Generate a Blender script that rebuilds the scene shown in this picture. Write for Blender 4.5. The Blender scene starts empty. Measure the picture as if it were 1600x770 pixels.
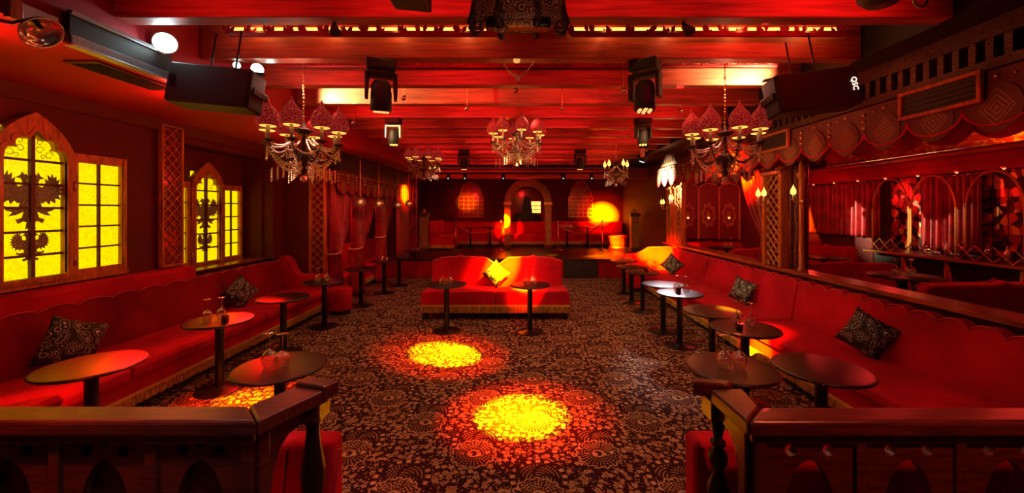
import bpy, bmesh, math, random
from mathutils import Vector, Matrix
random.seed(7)
PI = math.pi
sc = bpy.context.scene
COL = sc.collection
# ------------------------------------------------------------------ camera
F = 620.0; CX = 815.0; CY = 328.0; CZ = 1.87
cam_d = bpy.data.cameras.new('camera'); cam = bpy.data.objects.new('camera', cam_d); COL.objects.link(cam)
cam.location = (0, 0, CZ); cam.rotation_euler = (PI/2, 0, 0)
cam_d.sensor_width = 36; cam_d.sensor_fit = 'HORIZONTAL'; cam_d.lens = F/1600*36
cam_d.shift_x = -15/1600; cam_d.shift_y = -57/1600; cam_d.clip_start = .05
sc.camera = cam
sc.view_settings.view_transform = 'Standard'; sc.view_settings.look = 'None'
sc.view_settings.exposure = 0.0; sc.view_settings.gamma = 1.0
try: sc.view_settings.use_curve_mapping = False
except Exception: pass
# ------------------------------------------------------------------ world: dim warm rest of the club behind the viewer
w = bpy.data.worlds.new('world'); sc.world = w; w.use_nodes = True
w.node_tree.nodes['Background'].inputs[0].default_value = (1, .42, .30, 1)
w.node_tree.nodes['Background'].inputs[1].default_value = .035

# ------------------------------------------------------------------ lights
def look(o, t):
    d = Vector(t) - o.location
    o.rotation_euler = d.to_track_quat('-Z', 'Y').to_euler()
def lamp(kind, loc, col, power, target=None, size=.04, angle=60, blend=.6, sy=None, spread=None):
    d = bpy.data.lights.new(kind.lower()+'_light', kind); o = bpy.data.objects.new(kind.lower()+'_light', d); COL.objects.link(o)
    o.location = loc; d.color = col; d.energy = power
    if kind == 'AREA':
        d.shape = 'RECTANGLE'; d.size = size; d.size_y = sy or size
        if spread: d.spread = math.radians(spread)
    else: d.shadow_soft_size = size
    if kind == 'SPOT': d.spot_size = math.radians(angle); d.spot_blend = blend
    if target is not None: look(o, target)
    return o
RED = (1, .03, .02); WARM = (1, .45, .27); YEL = (1, .40, .0); ORG = (1, .16, .01); WHT = (.8, .95, 1)
BEAM_Y = [2.095 + .785*i for i in range(14)]          # front faces of the ceiling beams
# added red area lights hidden behind each beam, brightening the next beam's face
rl = random.Random(11)
for i, y in enumerate(BEAM_Y[:-1]):
    for k in range(4):
        f = rl.uniform(.45, 1.6)
        if i == 1: f = (.35, .35, .12, 1.3)[k]
        if i == 0: f = (.9, 1.4, 1.2, 2.0)[k]
        lamp('AREA', (-2.1+1.4*k, y+.16, 3.42), (1, .022, .02), (2.1 if i < 6 else 1.5)*f, (-2.1+1.4*k, y+.785, 3.34), size=1.1, sy=.03, spread=95)
# added warm fill spots between the beams, without fixtures
for (x, y, p) in [(-1.3,2.55,60),(1.0,2.55,40),(-2.0,4.1,60),(0,4.1,60),(1.5,4.1,55),(-2,5.7,60),(0.1,5.7,70),(1.8,5.7,70),
                  (-2,7.3,60),(.2,7.3,70),(1.9,7.3,80),(-1.6,9.6,80),(1.6,9.6,80)]:
    lamp('SPOT', (x, y, 3.24), WARM, p*.50, (x, y, 0), size=.05, angle=125, blend=.8)
# effect spots: amber pools, each a bright core inside a wider red beam
def pool(src, tgt, power, ang, col=(1, .72, 0), red=.12, blend=1.):
    lamp('SPOT', src, col, power, tgt, size=.015, angle=ang, blend=blend)
    if red: lamp('SPOT', src, (1, .03, .0), power*red, tgt, size=.02, angle=ang*1.9, blend=1.)
pool((-1.05,3.45,2.95), (-.02,3.62,0), 22000, 16)
pool((1.05,3.45,2.95), (-.97,5.15,0), 30000, 13)
pool((-1.5,3.3,3.0), (-2.66,3.85,0), 5000, 13, (1,.40,0), .5)
pool((1.0,4.1,2.9), (2.83,4.72,.22), 30000, 9, red=.08)
pool((-1.6,6.4,2.7), (3.25,9.45,.78), 200000, 7, red=.05)
pool((.9,5.3,3.1), (-.32,7.2,.88), 50000, 12, red=.1)
pool((.9,5.3,3.1), (.05,6.95,.5), 70000, 8, red=.1)
pool((-1.1,9.0,2.8), (-.5,15.2,1.1), 120000, 6, red=.1)
pool((-1.1,9.0,2.8), (3.15,15.6,1.7), 260000, 8, red=.03)
pool((-1.1,9.0,2.8), (3.25,13.3,.8), 130000, 5, red=.05)
pool((1.1,9.0,2.8), (-2.1,15.6,2.2), 9000, 7, (1,.35,0))
pool((1.1,9.0,2.8), (-3.45,11.8,2.35), 26000, 7)
pool((-1.1,9.0,2.8), (2.2,11.6,.53), 60000, 7)
pool((1.1,9.0,2.8), (.9,11.8,.53), 9000, 7)
pool((1.0,10.3,2.9), (3.4,9.4,2.6), 11000, 26, (1,.9,.5), 0)
pool((1.2,4.6,2.9), (3.4,6.5,2.55), 12000, 12, (1,.45,0), .4)
pool((-1.0,4.6,3.0), (-3.25,2.85,.73), 1500, 20, (1,.02,.01), 0)
# added red grazing spots near the windows, reddening the table tops
lamp('SPOT', (-4.35,4.75,2.1), (1,.004,.003), 900, (-3.18,2.93,.73), size=.30, angle=26, blend=.5)
lamp('SPOT', (-4.35,6.6,2.1), (1,.004,.003), 900, (-3.14,4.13,.73), size=.30, angle=22, blend=.5)
# added spots brightening the foreground rails and the seat behind
lamp('SPOT', (-2.2,1.0,2.9), (1,.10,.04), 260, (-2.3,1.6,1.0), size=.05, angle=70, blend=1.)
lamp('SPOT', (-.6,.9,2.9), (.7,.9,1), 60, (-1.35,1.6,1.05), size=.05, angle=40, blend=1.)
lamp('SPOT', (1.8,.6,2.6), (1,.14,.06), 110, (1.7,1.6,.9), size=.05, angle=80, blend=1.)
lamp('SPOT', (.2,2.6,2.9), (1,.06,.05), 40, (-1.1,1.95,.6), size=.05, angle=60, blend=1.)
lamp('SPOT', (.1,.9,2.6), (1,.06,.05), 30, (-1.1,1.95,.6), size=.05, angle=50, blend=1.)
# added amber points in mid-air, brightening the window woodwork and right posts
for p in ((-3.1,3.6,2.1),(-3.3,5.9,2.1),(2.9,5.3,2.3),(2.9,8.2,2.2)): lamp('POINT', p, (1,.40,.06), 5.5, size=.35)
# white work lamps
lamp('SPOT', (-2.8,4.72,3.36), (1,.75,.28), 420, (-1.9,5.25,3.40), size=.03, angle=95, blend=.7)
lamp('SPOT', (2.75,3.95,3.33), (1,.75,.28), 330, (2.45,4.48,3.42), size=.03, angle=85, blend=.8)
lamp('POINT', (-2.80,3.12,3.17), (.6,.95,1), .7, size=.03)
lamp('POINT', (-2.5,3.95,3.2), (.6,1,.85), 1.6, size=.03)
lamp('SPOT', (3.1,8.5,2.75), (1,.86,.92), 650, (2.1,5.8,.73), size=.15, angle=15, blend=.6)  # added spot giving the right tabletops their white sheen
lamp('POINT', (.1,1.75,2.75), (1,.5,.3), 3.0, size=.1)  # added warm point that brightens the drum lantern
lamp('SPOT', (-2.2,5.9,2.9), (1,.12,.08), 120, (-3.6,8.8,1.5), size=.03, angle=50, blend=.8)  # added red spot bringing out the niche curtain folds
# added red fill points washing the walls, benches and booth room
for (x, y, z, p) in [(-3.3,2.4,2.75,75),(-3.4,3.9,2.75,75),(-3.3,5.8,2.75,60),(2.7,2.9,2.5,28),(2.8,4.6,2.5,45),(2.8,7.0,2.5,60),
                     (-4.2,8.45,1.9,160),(-4.2,10.2,1.9,130),(-2.7,7.0,2.4,60),(0,12.6,2.6,90),(-2,14.2,2.5,60),(2,14.2,2.5,60),
                     (5.0,4.0,2.5,90),(5.6,6.0,2.5,160),(4.9,8.9,2.3,160),(6.3,8.7,2.2,160),(6.6,4.8,2.2,130),(6.5,7.0,2.2,90)]:
    lamp('POINT', (x, y, z), (1,.035,.03), p*.13, size=.06)
# amber cove above the bar canopy
lamp('AREA', (7.05,5.9,2.92), (1,.25,.01), 40, (7.35,5.9,3.3), size=.05, sy=5.5)

# ------------------------------------------------------------------ node helpers
class NT:
    def __init__(s, name):
        s.m = bpy.data.materials.new(name); s.m.use_nodes = True; s.t = s.m.node_tree; s.n = s.t.nodes
        s.b = s.n['Principled BSDF']; s.out = s.n['Material Output']
    def add(s, typ, **kw):
        n = s.n.new(typ)
        for k, v in kw.items(): setattr(n, k, v)
        return n
    def link(s, a, b): s.t.links.new(a, b)
    def val(s, sock, v):
        if hasattr(v, 'is_output'): s.link(v, sock)
        else: sock.default_value = v
    def math(s, op, a, b=0.0, c=None):
        n = s.add('ShaderNodeMath', operation=op); s.val(n.inputs[0], a); s.val(n.inputs[1], b)
        if c is not None: s.val(n.inputs[2], c)
        return n.outputs[0]
    def mix(s, f, a, b):
        n = s.add('ShaderNodeMix', data_type='RGBA'); s.val(n.inputs[0], f); s.val(n.inputs[6], a); s.val(n.inputs[7], b); return n.outputs[2]
    def obj(s): return s.add('ShaderNodeTexCoord').outputs['Object']
    def mapr(s, v, a, b, c=0.0, d=1.0):
        n = s.add('ShaderNodeMapRange'); s.val(n.inputs[0], v); n.inputs[1].default_value = a; n.inputs[2].default_value = b
        n.inputs[3].default_value = c; n.inputs[4].default_value = d; return n.outputs[0]
    def noise(s, scale, vec=None, detail=3):
        n = s.add('ShaderNodeTexNoise'); n.inputs['Scale'].default_value = scale; n.inputs['Detail'].default_value = detail
        s.link(vec or s.obj(), n.inputs['Vector']); return n.outputs[0]
    def vor(s, scale, vec=None, feature='F1', out=0):
        n = s.add('ShaderNodeTexVoronoi', feature=feature); n.inputs['Scale'].default_value = scale
        s.link(vec or s.obj(), n.inputs['Vector']); return n.outputs[out]
    def sep(s, v):
        n = s.add('ShaderNodeSeparateXYZ'); s.link(v, n.inputs[0]); return n.outputs
    def comb(s, x, y, z=0.0):
        n = s.add('ShaderNodeCombineXYZ'); s.val(n.inputs[0], x); s.val(n.inputs[1], y); s.val(n.inputs[2], z); return n.outputs[0]
    def scale(s, v, xyz):
        n = s.add('ShaderNodeMapping'); n.inputs['Scale'].default_value = xyz; s.link(v, n.inputs[0]); return n.outputs[0]
    def bump(s, h, strength=.3, dist=.01):
        n = s.add('ShaderNodeBump'); n.inputs['Strength'].default_value = strength; n.inputs['Distance'].default_value = dist
        s.link(h, n.inputs['Height']); s.link(n.outputs[0], s.b.inputs['Normal'])
    def P(s, **k):
        for a, v in k.items(): s.val(s.b.inputs[{'col':'Base Color','rough':'Roughness','metal':'Metallic','emit':'Emission Color','es':'Emission Strength',
            'coat':'Coat Weight','sheen':'Sheen Weight','spec':'Specular IOR Level','alpha':'Alpha'}[a]], v)
        return s
def c4(r, g, b): return (r, g, b, 1)
def simple(name, col, rough=.5, metal=0., var=.25, ns=6., **k):
    n = NT(name); f = n.noise(ns)
    d = tuple(x*(1-var) for x in col)+(1,); l = tuple(min(1, x*(1+var)) for x in col)+(1,)
    n.P(col=n.mix(f, d, l), rough=rough, metal=metal, **k); return n.m
M = {}
def velvet(name, col, var=.35):
    n = NT(name); f = n.noise(2.2); f2 = n.noise(90.)
    n.P(col=n.mix(n.mapr(f, .3, .7), tuple(x*(1-var) for x in col)+(1,), tuple(x*(1+var) for x in col)+(1,)), rough=.75, sheen=.25, spec=.15)
    n.b.inputs['Sheen Tint'].default_value = (1, .12, .12, 1); n.b.inputs['Sheen Roughness'].default_value = .4
    n.bump(f2, .15, .004); return n.m
M['velvet'] = velvet('red_velvet', (.46, .004, .022))
M['velvet_dark'] = velvet('dark_red_velvet', (.22, .003, .009))
M['piping'] = simple('piping', (.55, .03, .04), .5)
M['wall'] = simple('dark_red_wall', (.095, .002, .005), .75, var=.45, ns=3.)
M['soffit'] = simple('red_soffit_paint', (.36, .002, .014), .7, var=.3, ns=2.)
M['black'] = simple('black_paint', (.008, .006, .006), .6)
M['blackmetal'] = simple('black_metal', (.014, .012, .013), .3, .6)
M['lacquer'] = simple('black_lacquer', (.012, .005, .005), .33)
M['chrome'] = simple('chrome', (.75, .75, .75), .18, 1., var=.05)
M['silver'] = simple('pale_metal', (.55, .6, .62), .35, .7)
M['brass'] = simple('brass', (.75, .42, .16), .3, 1.)
M['gold'] = simple('gilt', (.55, .27, .07), .4, .5)
M['white'] = simple('offwhite_plastic', (.6, .6, .58), .4)
M['grille'] = simple('speaker_grille', (.006, .004, .004), .7, .0, ns=300.)
def wood(name, col, sc_=(1.5, 14, 14), rough=.35, lo=.35):
    n = NT(name); v = n.scale(n.obj(), sc_); f = n.noise(4., v, 6)
    n.P(col=n.mix(n.mapr(f, .3, .7), tuple(x*lo for x in col)+(1,), col+(1,)), rough=rough, coat=.08); n.bump(f, .15, .004); return n.m
M['rail'] = wood('dark_oak', (.115, .020, .012), rough=.3)
M['beam'] = wood('beam_wood', (.50, .085, .045), (.6, 9, 9), .5, .4)
M['frame'] = wood('orange_oak_frame', (.70, .24, .045), (8, 8, 1.5), .4)
M['post'] = wood('orange_post', (.62, .14, .035), (9, 9, 1.), .35)
M['ledge'] = wood('ledge_wood', (.42, .09, .03), (9, 1, 9), .25)
# glass-like
def glassy(name, col, f0=.15, rough=.02, tcol=(1,1,1)):
    n = NT(name); n.n.remove(n.b)
    tr = n.add('ShaderNodeBsdfTransparent'); tr.inputs[0].default_value = tcol+(1,)
    gl = n.add('ShaderNodeBsdfGlossy'); gl.inputs['Color'].default_value = col+(1,); gl.inputs['Roughness'].default_value = rough
    lw = n.add('ShaderNodeLayerWeight'); lw.inputs[0].default_value = .35
    f = n.mapr(n.math('POWER', lw.outputs['Facing'], 1.4 if f0 < .5 else 1.), 0, 1, f0, .95)
    mx = n.add('ShaderNodeMixShader'); n.link(f, mx.inputs[0]); n.link(tr.outputs[0], mx.inputs[1]); n.link(gl.outputs[0], mx.inputs[2])
    n.link(mx.outputs[0], n.out.inputs[0]); return n.m
M['glass'] = glassy('clear_glass', (1, .92, .90), .32, .045, (.97, .93, .92))
M['crystal'] = glassy('crystal', (1, .86, .84), .8, .32, (.9, .75, .75))
M['tinted'] = glassy('dark_votive_glass', (.8, .5, .4), .35, .05, (.12, .02, .02))
def emis(name, col, s):
    n = NT(name); n.P(col=c4(*[x*.5 for x in col]), emit=c4(*col), es=s); return n.m
M['bulb'] = emis('lit_bulb', (1, .55, .09), 2.6)
M['rim'] = emis('lit_shade_rim', (1, .50, .07), 1.5)
M['bulb_dim'] = emis('lit_warm_led', (1, .35, .1), 2.)
M['lampwhite'] = emis('white_lamp_face', (.85, 1, 1), 30.)
M['lampgreen'] = emis('greenish_lamp_face', (.55, 1, .8), 14.)
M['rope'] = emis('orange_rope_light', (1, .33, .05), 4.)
M['led_cold'] = emis('cold_led', (.5, .8, 1), 2.)
M['logo'] = emis('lit_logo', (1, .72, .55), 2.)
# shade: red pleated fabric lit by its lamp
n = NT('red_lamp_shade'); v = n.vor(38., feature='DISTANCE_TO_EDGE'); k = n.mapr(v, .0, .10)
n.P(col=n.mix(k, c4(.34,.035,.02), c4(.20,.002,.006)), rough=.85, spec=.1, emit=n.mix(k, c4(.75,.16,.08), c4(.45,.004,.010)), es=.25); M['shade'] = n.m
# window glass, lit from behind
n = NT('amber_hammered_glass'); v = n.vor(75., feature='DISTANCE_TO_EDGE'); nz = n.noise(45.)
k = n.mapr(v, .0, .16); kk = n.math('MULTIPLY', k, n.mapr(nz, .35, .55, .35, 1.))
n.P(col=c4(.2,.15,0), rough=.25, emit=n.mix(kk, c4(.80,.47,.0), c4(1,.90,.0)), es=1.18); M['pane'] = n.m
n = NT('plain_red_pane'); n.P(col=c4(.25,.02,.02), rough=.15, metal=.3); M['redpane'] = n.m
n = NT('dark_leaded_glass'); v = n.vor(60., n.scale(n.obj(), (0,1,1)), feature='DISTANCE_TO_EDGE'); k = n.mapr(v, .02, .06)
n.P(col=c4(.05,.008,.008), rough=.35, emit=n.mix(k, c4(.28,.09,.01), c4(.02,.002,.002)), es=.8); M['emblem'] = n.m
M['muntin'] = simple('lead_muntin', (.10, .022, .012), .5)
# cushions
n = NT('rose_brocade'); p = n.scale(n.obj(), (1, 0, 1)); d = n.vor(13., p); d2 = n.vor(48., p, feature='DISTANCE_TO_EDGE')
s_ = n.math('SINE', n.math('MULTIPLY', d, 25.)); k = n.math('MULTIPLY', n.mapr(s_, .25, .6), n.mapr(d2, .03, .10)); k = n.math('MULTIPLY', k, n.mapr(d, .62, .5))
n.P(col=n.mix(k, c4(.006,.005,.005), c4(.72,.70,.64)), rough=.5, metal=.1); M['brocade'] = n.m
# fringe
n = NT('gold_fringe'); x = n.sep(n.obj()); nz = n.noise(60., n.scale(n.obj(), (1,1,.12)))
n.P(col=n.mix(n.mapr(nz, .35, .65), c4(.16,.07,.012), c4(.72,.42,.10)), rough=.5); M['fringe'] = n.m
M['gimp'] = simple('gold_braid', (.72, .42, .10), .45, ns=80.)
# brocade for valance
n = NT('valance_brocade'); v = n.vor(60.); f = n.noise(25.)
n.P(col=n.mix(n.mapr(v, .1, .35), c4(.19,.045,.022), c4(.10,.014,.010)), rough=.7); M['valance'] = n.m
M['medal'] = None
n = NT('medallion_embroidery'); x, y, z = n.sep(n.obj()); r = n.math('SQRT', n.math('ADD', n.math('MULTIPLY', y, y), n.math('MULTIPLY', z, z)))
a = n.math('ARCTAN2', z, y); loz = n.math('ADD', n.math('MULTIPLY', n.math('ABSOLUTE', y), 1.25), n.math('ABSOLUTE', z)); g = n.math('MULTIPLY', n.math('SINE', n.math('MULTIPLY', loz, 150.)), .8)
g2 = n.math('SINE', n.math('MULTIPLY', y, 300.)); g3 = n.math('SINE', n.math('MULTIPLY', z, 300.)); g = n.math('ADD', g, n.math('MULTIPLY', g2, g3))
k = n.math('MULTIPLY', n.mapr(g, .2, .9), n.mapr(loz, .150, .135)); n.P(col=n.mix(k, c4(.10,.016,.010), c4(.40,.20,.09)), rough=.6); M['medal'] = n.m
def curtain_mat(name, c1, c2, sparkle=False):
    n = NT(name); f = n.noise(4.); k = n.mapr(f, .3, .7); colr = n.mix(k, c4(*c1), c4(*c2))
    if sparkle:
        v = n.vor(42.); colr = n.mix(n.mapr(v, .10, .16), c4(.95,.5,.45), colr)
    n.P(col=colr, rough=.42 if not sparkle else .35, spec=.35); return n.m
M['curtain'] = curtain_mat('red_velvet_curtain', (.13,.005,.010), (.34,.012,.02))
M['curtain_dark'] = curtain_mat('dark_sequin_curtain', (.05,.004,.006), (.13,.01,.014), True)
# carved / painted ornaments
def ornament(name, a, b, scale=14., metal=.2):
    n = NT(name); v = n.vor(scale); s_ = n.math('SINE', n.math('MULTIPLY', v, 30.)); f = n.noise(scale*2)
    k = n.mapr(n.math('ADD', s_, n.math('MULTIPLY', f, 1.2)), .4, .9)
    n.P(col=n.mix(k, c4(*a), c4(*b)), rough=.45, metal=metal); n.bump(k, .5, .01); return n.m
M['carved'] = ornament('carved_gilt', (.07,.015,.008), (.50,.22,.07))
M['carved_dark'] = ornament('dark_carving', (.02,.006,.004), (.14,.05,.025), 22.)
M['basket'] = ornament('dark_woven_body', (.012,.007,.004), (.09,.06,.035), 60., 0)
M['leather'] = ornament('painted_leather_drum', (.04,.010,.006), (.46,.14,.06), 16., 0)
# mosaic of cut mirror
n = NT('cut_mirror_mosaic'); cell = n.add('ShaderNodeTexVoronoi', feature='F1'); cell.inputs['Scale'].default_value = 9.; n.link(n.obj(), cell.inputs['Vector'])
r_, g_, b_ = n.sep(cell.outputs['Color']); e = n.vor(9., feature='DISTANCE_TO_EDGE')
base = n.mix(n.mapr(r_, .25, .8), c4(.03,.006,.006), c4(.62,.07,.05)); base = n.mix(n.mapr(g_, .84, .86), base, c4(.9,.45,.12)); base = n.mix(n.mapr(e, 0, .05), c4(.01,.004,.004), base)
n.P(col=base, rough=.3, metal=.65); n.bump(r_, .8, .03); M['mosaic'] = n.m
# flame mural
n = NT('flame_mural'); x, y, z = n.sep(n.obj()); f = n.noise(3.5, n.scale(n.obj(), (1, 1.2, 2.4)), 6)
k = n.mapr(n.math('ABSOLUTE', n.math('SUBTRACT', f, .5)), 0, .05)
n.P(col=n.mix(k, c4(.95,.55,.1), c4(.60,.03,.015)), rough=.6); M['mural'] = n.m
# bead curtain of the painted panels
n = NT('painted_panel'); x, y, z = n.sep(n.obj())
def md(n, a, p): return n.math('SUBTRACT', n.math('FLOORED_MODULO', n.math('ADD', a, p/2), p), p/2)
xx = md(n, x, .5333); zz = n.math('MULTIPLY', n.math('SUBTRACT', z, .62), .55); r = n.math('SQRT', n.math('ADD', n.math('MULTIPLY', xx, xx), n.math('MULTIPLY', zz, zz)))
an = n.math('ARCTAN2', zz, xx); rr = n.math('ADD', r, n.math('MULTIPLY', n.math('SINE', n.math('MULTIPLY', an, 8.)), .02))
ring = n.mapr(n.math('SINE', n.math('MULTIPLY', rr, 55.)), 0, .5); inside = n.mapr(rr, .20, .19)
k = n.math('MULTIPLY', ring, inside); colr = n.mix(k, c4(.16,.012,.010), c4(.40,.17,.05))
colr = n.mix(n.mapr(n.math('ABSOLUTE', xx), .25, .255), colr, c4(.30,.10,.03)); n.P(col=colr, rough=.5); M['panel'] = n.m
# ------------------------------------------------------------------ carpet
n = NT('floral_carpet'); ox, oy, oz = n.sep(n.obj())
TX, TY = .96, .90
def lat(dx, dy):
    a = md(n, n.math('SUBTRACT', ox, dx), TX); b = md(n, n.math('SUBTRACT', oy, dy), TY)
    a2 = md(n, n.math('SUBTRACT', ox, dx+TX/2), TX); b2 = md(n, n.math('SUBTRACT', oy, dy+TY/2), TY)
    def rr(p, q): return n.math('SQRT', n.math('ADD', n.math('MULTIPLY', p, p), n.math('MULTIPLY', q, q)))
    r1, r2 = rr(a, b), rr(a2, b2); t1, t2 = n.math('ARCTAN2', b, a), n.math('ARCTAN2', b2, a2)
    pick = n.math('LESS_THAN', r1, r2)
    r = n.math('MINIMUM', r1, r2)
    t = n.math('ADD', n.math('MULTIPLY', t1, pick), n.math('MULTIPLY', t2, n.math('SUBTRACT', 1., pick)))
    return r, t
def S(v): return n.math('SINE', v)
def X(a, b): return n.math('MULTIPLY', a, b)
r, t = lat(-.37, 3.05)      # fans
scal = n.math('ADD', r, X(S(X(t, 15.)), .009))
rays = n.mapr(S(X(t, 30.)), .2, .8); cellr = n.mapr(S(X(r, 260.)), -.7, .2)
edge = X(n.mapr(scal, .158, .163), n.mapr(scal, .176, .171)); eye = X(n.mapr(r, .028, .033), n.mapr(r, .050, .045))
fan = n.math('MAXIMUM', X(X(rays, cellr), X(n.mapr(r, .05, .06), n.mapr(scal, .155, .15))), n.math('MAXIMUM', edge, eye)); fan = X(fan, .85)
fan_in = n.mapr(scal, .185, .178)
r, t = lat(.12, 2.77)       # rosettes of dots
dots = X(n.mapr(S(X(r, 235.)), .0, .5), n.mapr(S(X(t, 36.)), -.1, .4)); big = X(X(n.mapr(r, .165, .172), n.mapr(r, .205, .198)), n.mapr(S(X(t, 17.)), -.2, .2))
ros = n.math('MAXIMUM', X(dots, n.mapr(r, .165, .16)), big); ros = X(ros, n.mapr(S(n.math('ADD', X(r, 40.), X(t, 4.))), -.9, -.4)); ros_in = n.mapr(r, .215, .208)
# scattered small flowers
v1 = n.add('ShaderNodeTexVoronoi', feature='F1'); v1.inputs['Scale'].default_value = 21.; v1.inputs['Randomness'].default_value = .75; n.link(n.comb(ox, oy, 0.), v1.inputs['Vector'])
d = v1.outputs['Distance']; px_, py_, pz_ = n.sep(v1.outputs['Position'])
ang = n.math('ARCTAN2', n.math('SUBTRACT', X(oy, 1.), py_), n.math('SUBTRACT', ox, px_))
rad = n.math('ADD', d, X(S(X(ang, 5.)), .07)); cr, cg, cb = n.sep(v1.outputs['Color'])
fl = X(n.mapr(rad, .47, .42), n.mapr(rad, .16, .21)); fl2 = n.mapr(n.math('ABSOLUTE', n.math('SUBTRACT', rad, .30)), .035, .05)
fl = X(fl, n.math('ADD', X(fl2, .75), .25)); fl = n.math('MAXIMUM', fl, n.mapr(rad, .10, .07)); fl = X(fl, n.mapr(cr, .03, .06))
v2 = n.vor(44., n.comb(ox, oy, 0.)); small = X(n.mapr(v2, .30, .24), n.mapr(v2, .08, .12))
bg = n.math('MAXIMUM', fl, X(small, .8))
outside = X(n.math('SUBTRACT', 1., fan_in), n.math('SUBTRACT', 1., ros_in))
pat = n.math('MAXIMUM', X(bg, outside), n.math('MAXIMUM', fan, ros))
tone = n.noise(1.1)
colr = n.mix(pat, c4(.036,.008,.010), n.mix(n.mapr(cg, .2, .8), c4(.48,.27,.12), c4(.62,.42,.21)))
n.P(col=colr, rough=.9, spec=.1); n.bump(n.noise(400.), .3, .004); M['carpet'] = n.m
# ------------------------------------------------------------------ mesh helpers
class MB:
    def __init__(s): s.v = []; s.f = []
    def poly(s, vs, fs):
        o = len(s.v); s.v += [tuple(p) for p in vs]; s.f += [tuple(i+o for i in f) for f in fs]; return s
    def box(s, x0, x1, y0, y1, z0, z1, mat=None):
        v = [(x0,y0,z0),(x1,y0,z0),(x1,y1,z0),(x0,y1,z0),(x0,y0,z1),(x1,y0,z1),(x1,y1,z1),(x0,y1,z1)]
        if mat is not None: v = [mat @ Vector(p) for p in v]
        return s.poly(v, [(0,3,2,1),(4,5,6,7),(0,1,5,4),(1,2,6,5),(2,3,7,6),(3,0,4,7)])
    def prism(s, pts, axis, a, b):
        """extrude a 2D outline along axis ('x','y','z') from a to b"""
        def P(u, v, t): return {'x':(t,u,v), 'y':(u,t,v), 'z':(u,v,t)}[axis]
        n = len(pts); vs = [P(u,v,a) for u,v in pts]+[P(u,v,b) for u,v in pts]
        return s.poly(vs, [tuple(range(n))[::-1], tuple(range(n,2*n))]+[(i,(i+1)%n,n+(i+1)%n,n+i) for i in range(n)])
    def lathe(s, prof, n=20, c=(0,0,0), closed=False, mat=None):
        vs = []; fs = []
        for r, z in prof:
            for i in range(n):
                a = 2*PI*i/n; p = Vector((r*math.cos(a), r*math.sin(a), z))
                if mat is not None: p = mat @ p
                vs.append((p.x+c[0], p.y+c[1], p.z+c[2]))
        for j in range(len(prof)-1):
            for i in range(n): fs.append((j*n+i, j*n+(i+1)%n, (j+1)*n+(i+1)%n, (j+1)*n+i))
        if prof[0][0] > 1e-4 and closed: fs.append(tuple(range(n))[::-1])
        if prof[-1][0] > 1e-4 and closed: fs.append(tuple((len(prof)-1)*n+i for i in range(n)))
        return s.poly(vs, fs)
    def cyl(s, p0, p1, r0, r1=None, n=10):
        r1 = r0 if r1 is None else r1; p0 = Vector(p0); p1 = Vector(p1); d = (p1-p0)
        q = d.to_track_quat('Z','Y').to_matrix().to_4x4(); L = d.length
        return s.lathe([(r0,0),(r1,L)], n, tuple(p0), True, q)
    def tube(s, path, r, n=6):
        path = [Vector(p) for p in path]; vs = []; fs = []
        for k, p in enumerate(path):
            d = (path[min(k+1,len(path)-1)]-path[max(k-1,0)]).normalized()
            u = d.cross(Vector((0,0,1)));  u = u.normalized() if u.length > .05 else Vector((1,0,0)); w_ = d.cross(u).normalized()
            rr = r[k] if isinstance(r, (list,tuple)) else r
            for i in range(n):
                a = 2*PI*i/n; vs.append(tuple(p+u*rr*math.cos(a)+w_*rr*math.sin(a)))
        for j in range(len(path)-1):
            for i in range(n): fs.append((j*n+i, j*n+(i+1)%n, (j+1)*n+(i+1)%n, (j+1)*n+i))
        fs.append(tuple(range(n))[::-1]); fs.append(tuple((len(path)-1)*n+i for i in range(n)))
        return s.poly(vs, fs)
    def ball(s, c, r, n=8, m=6, sz=1.):
        prof = [(max(1e-4, r*math.sin(PI*j/m)), -r*sz*math.cos(PI*j/m)) for j in range(m+1)]
        return s.lathe(prof, n, c)
    def gem(s, c, r, h):
        x, y, z = c
        return s.poly([(x,y,z-h),(x+r,y,z),(x,y+r,z),(x-r,y,z),(x,y-r,z),(x,y,z+h*.6)], [(0,2,1),(0,3,2),(0,4,3),(0,1,4),(5,1,2),(5,2,3),(5,3,4),(5,4,1)])
    def build(s, name, mat, parent=None, smooth=False, bevel=0, seg=2, kind=None, sub=0, loc=None):
        me = bpy.data.meshes.new(name); me.from_pydata(s.v, [], s.f); me.update()
        bm = bmesh.new(); bm.from_mesh(me); bmesh.ops.recalc_face_normals(bm, faces=bm.faces)
        bm.to_mesh(me); bm.free()
        o = bpy.data.objects.new(name, me); COL.objects.link(o)
        if mat is not None: me.materials.append(M[mat] if isinstance(mat, str) else mat)
        if bevel:
            b = o.modifiers.new('bevel','BEVEL'); b.width = bevel; b.segments = seg; b.limit_method = 'ANGLE'; b.angle_limit = math.radians(40)
        if sub:
            b = o.modifiers.new('sub','SUBSURF'); b.levels = sub; b.render_levels = sub
        if smooth:
            for p in me.polygons: p.use_smooth = True
        if smooth == 'auto' or (bevel and smooth is False):
            for p in me.polygons: p.use_smooth = False
        if parent is not None: o.parent = parent
        if kind: o['kind'] = kind
        if loc is not None: o.location = loc
        return o
def thing(name, label, cat, loc=(0,0,0), rotz=0, group=None):
    o = bpy.data.objects.new(name, None); COL.objects.link(o); o.empty_display_size = .1
    o.location = loc; o.rotation_euler = (0,0,rotz); o['label'] = label; o['category'] = cat
    if group: o['group'] = group
    return o
def tag(o, label, cat, group=None):
    o['label'] = label; o['category'] = cat
    if group: o['group'] = group
    return o
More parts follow.
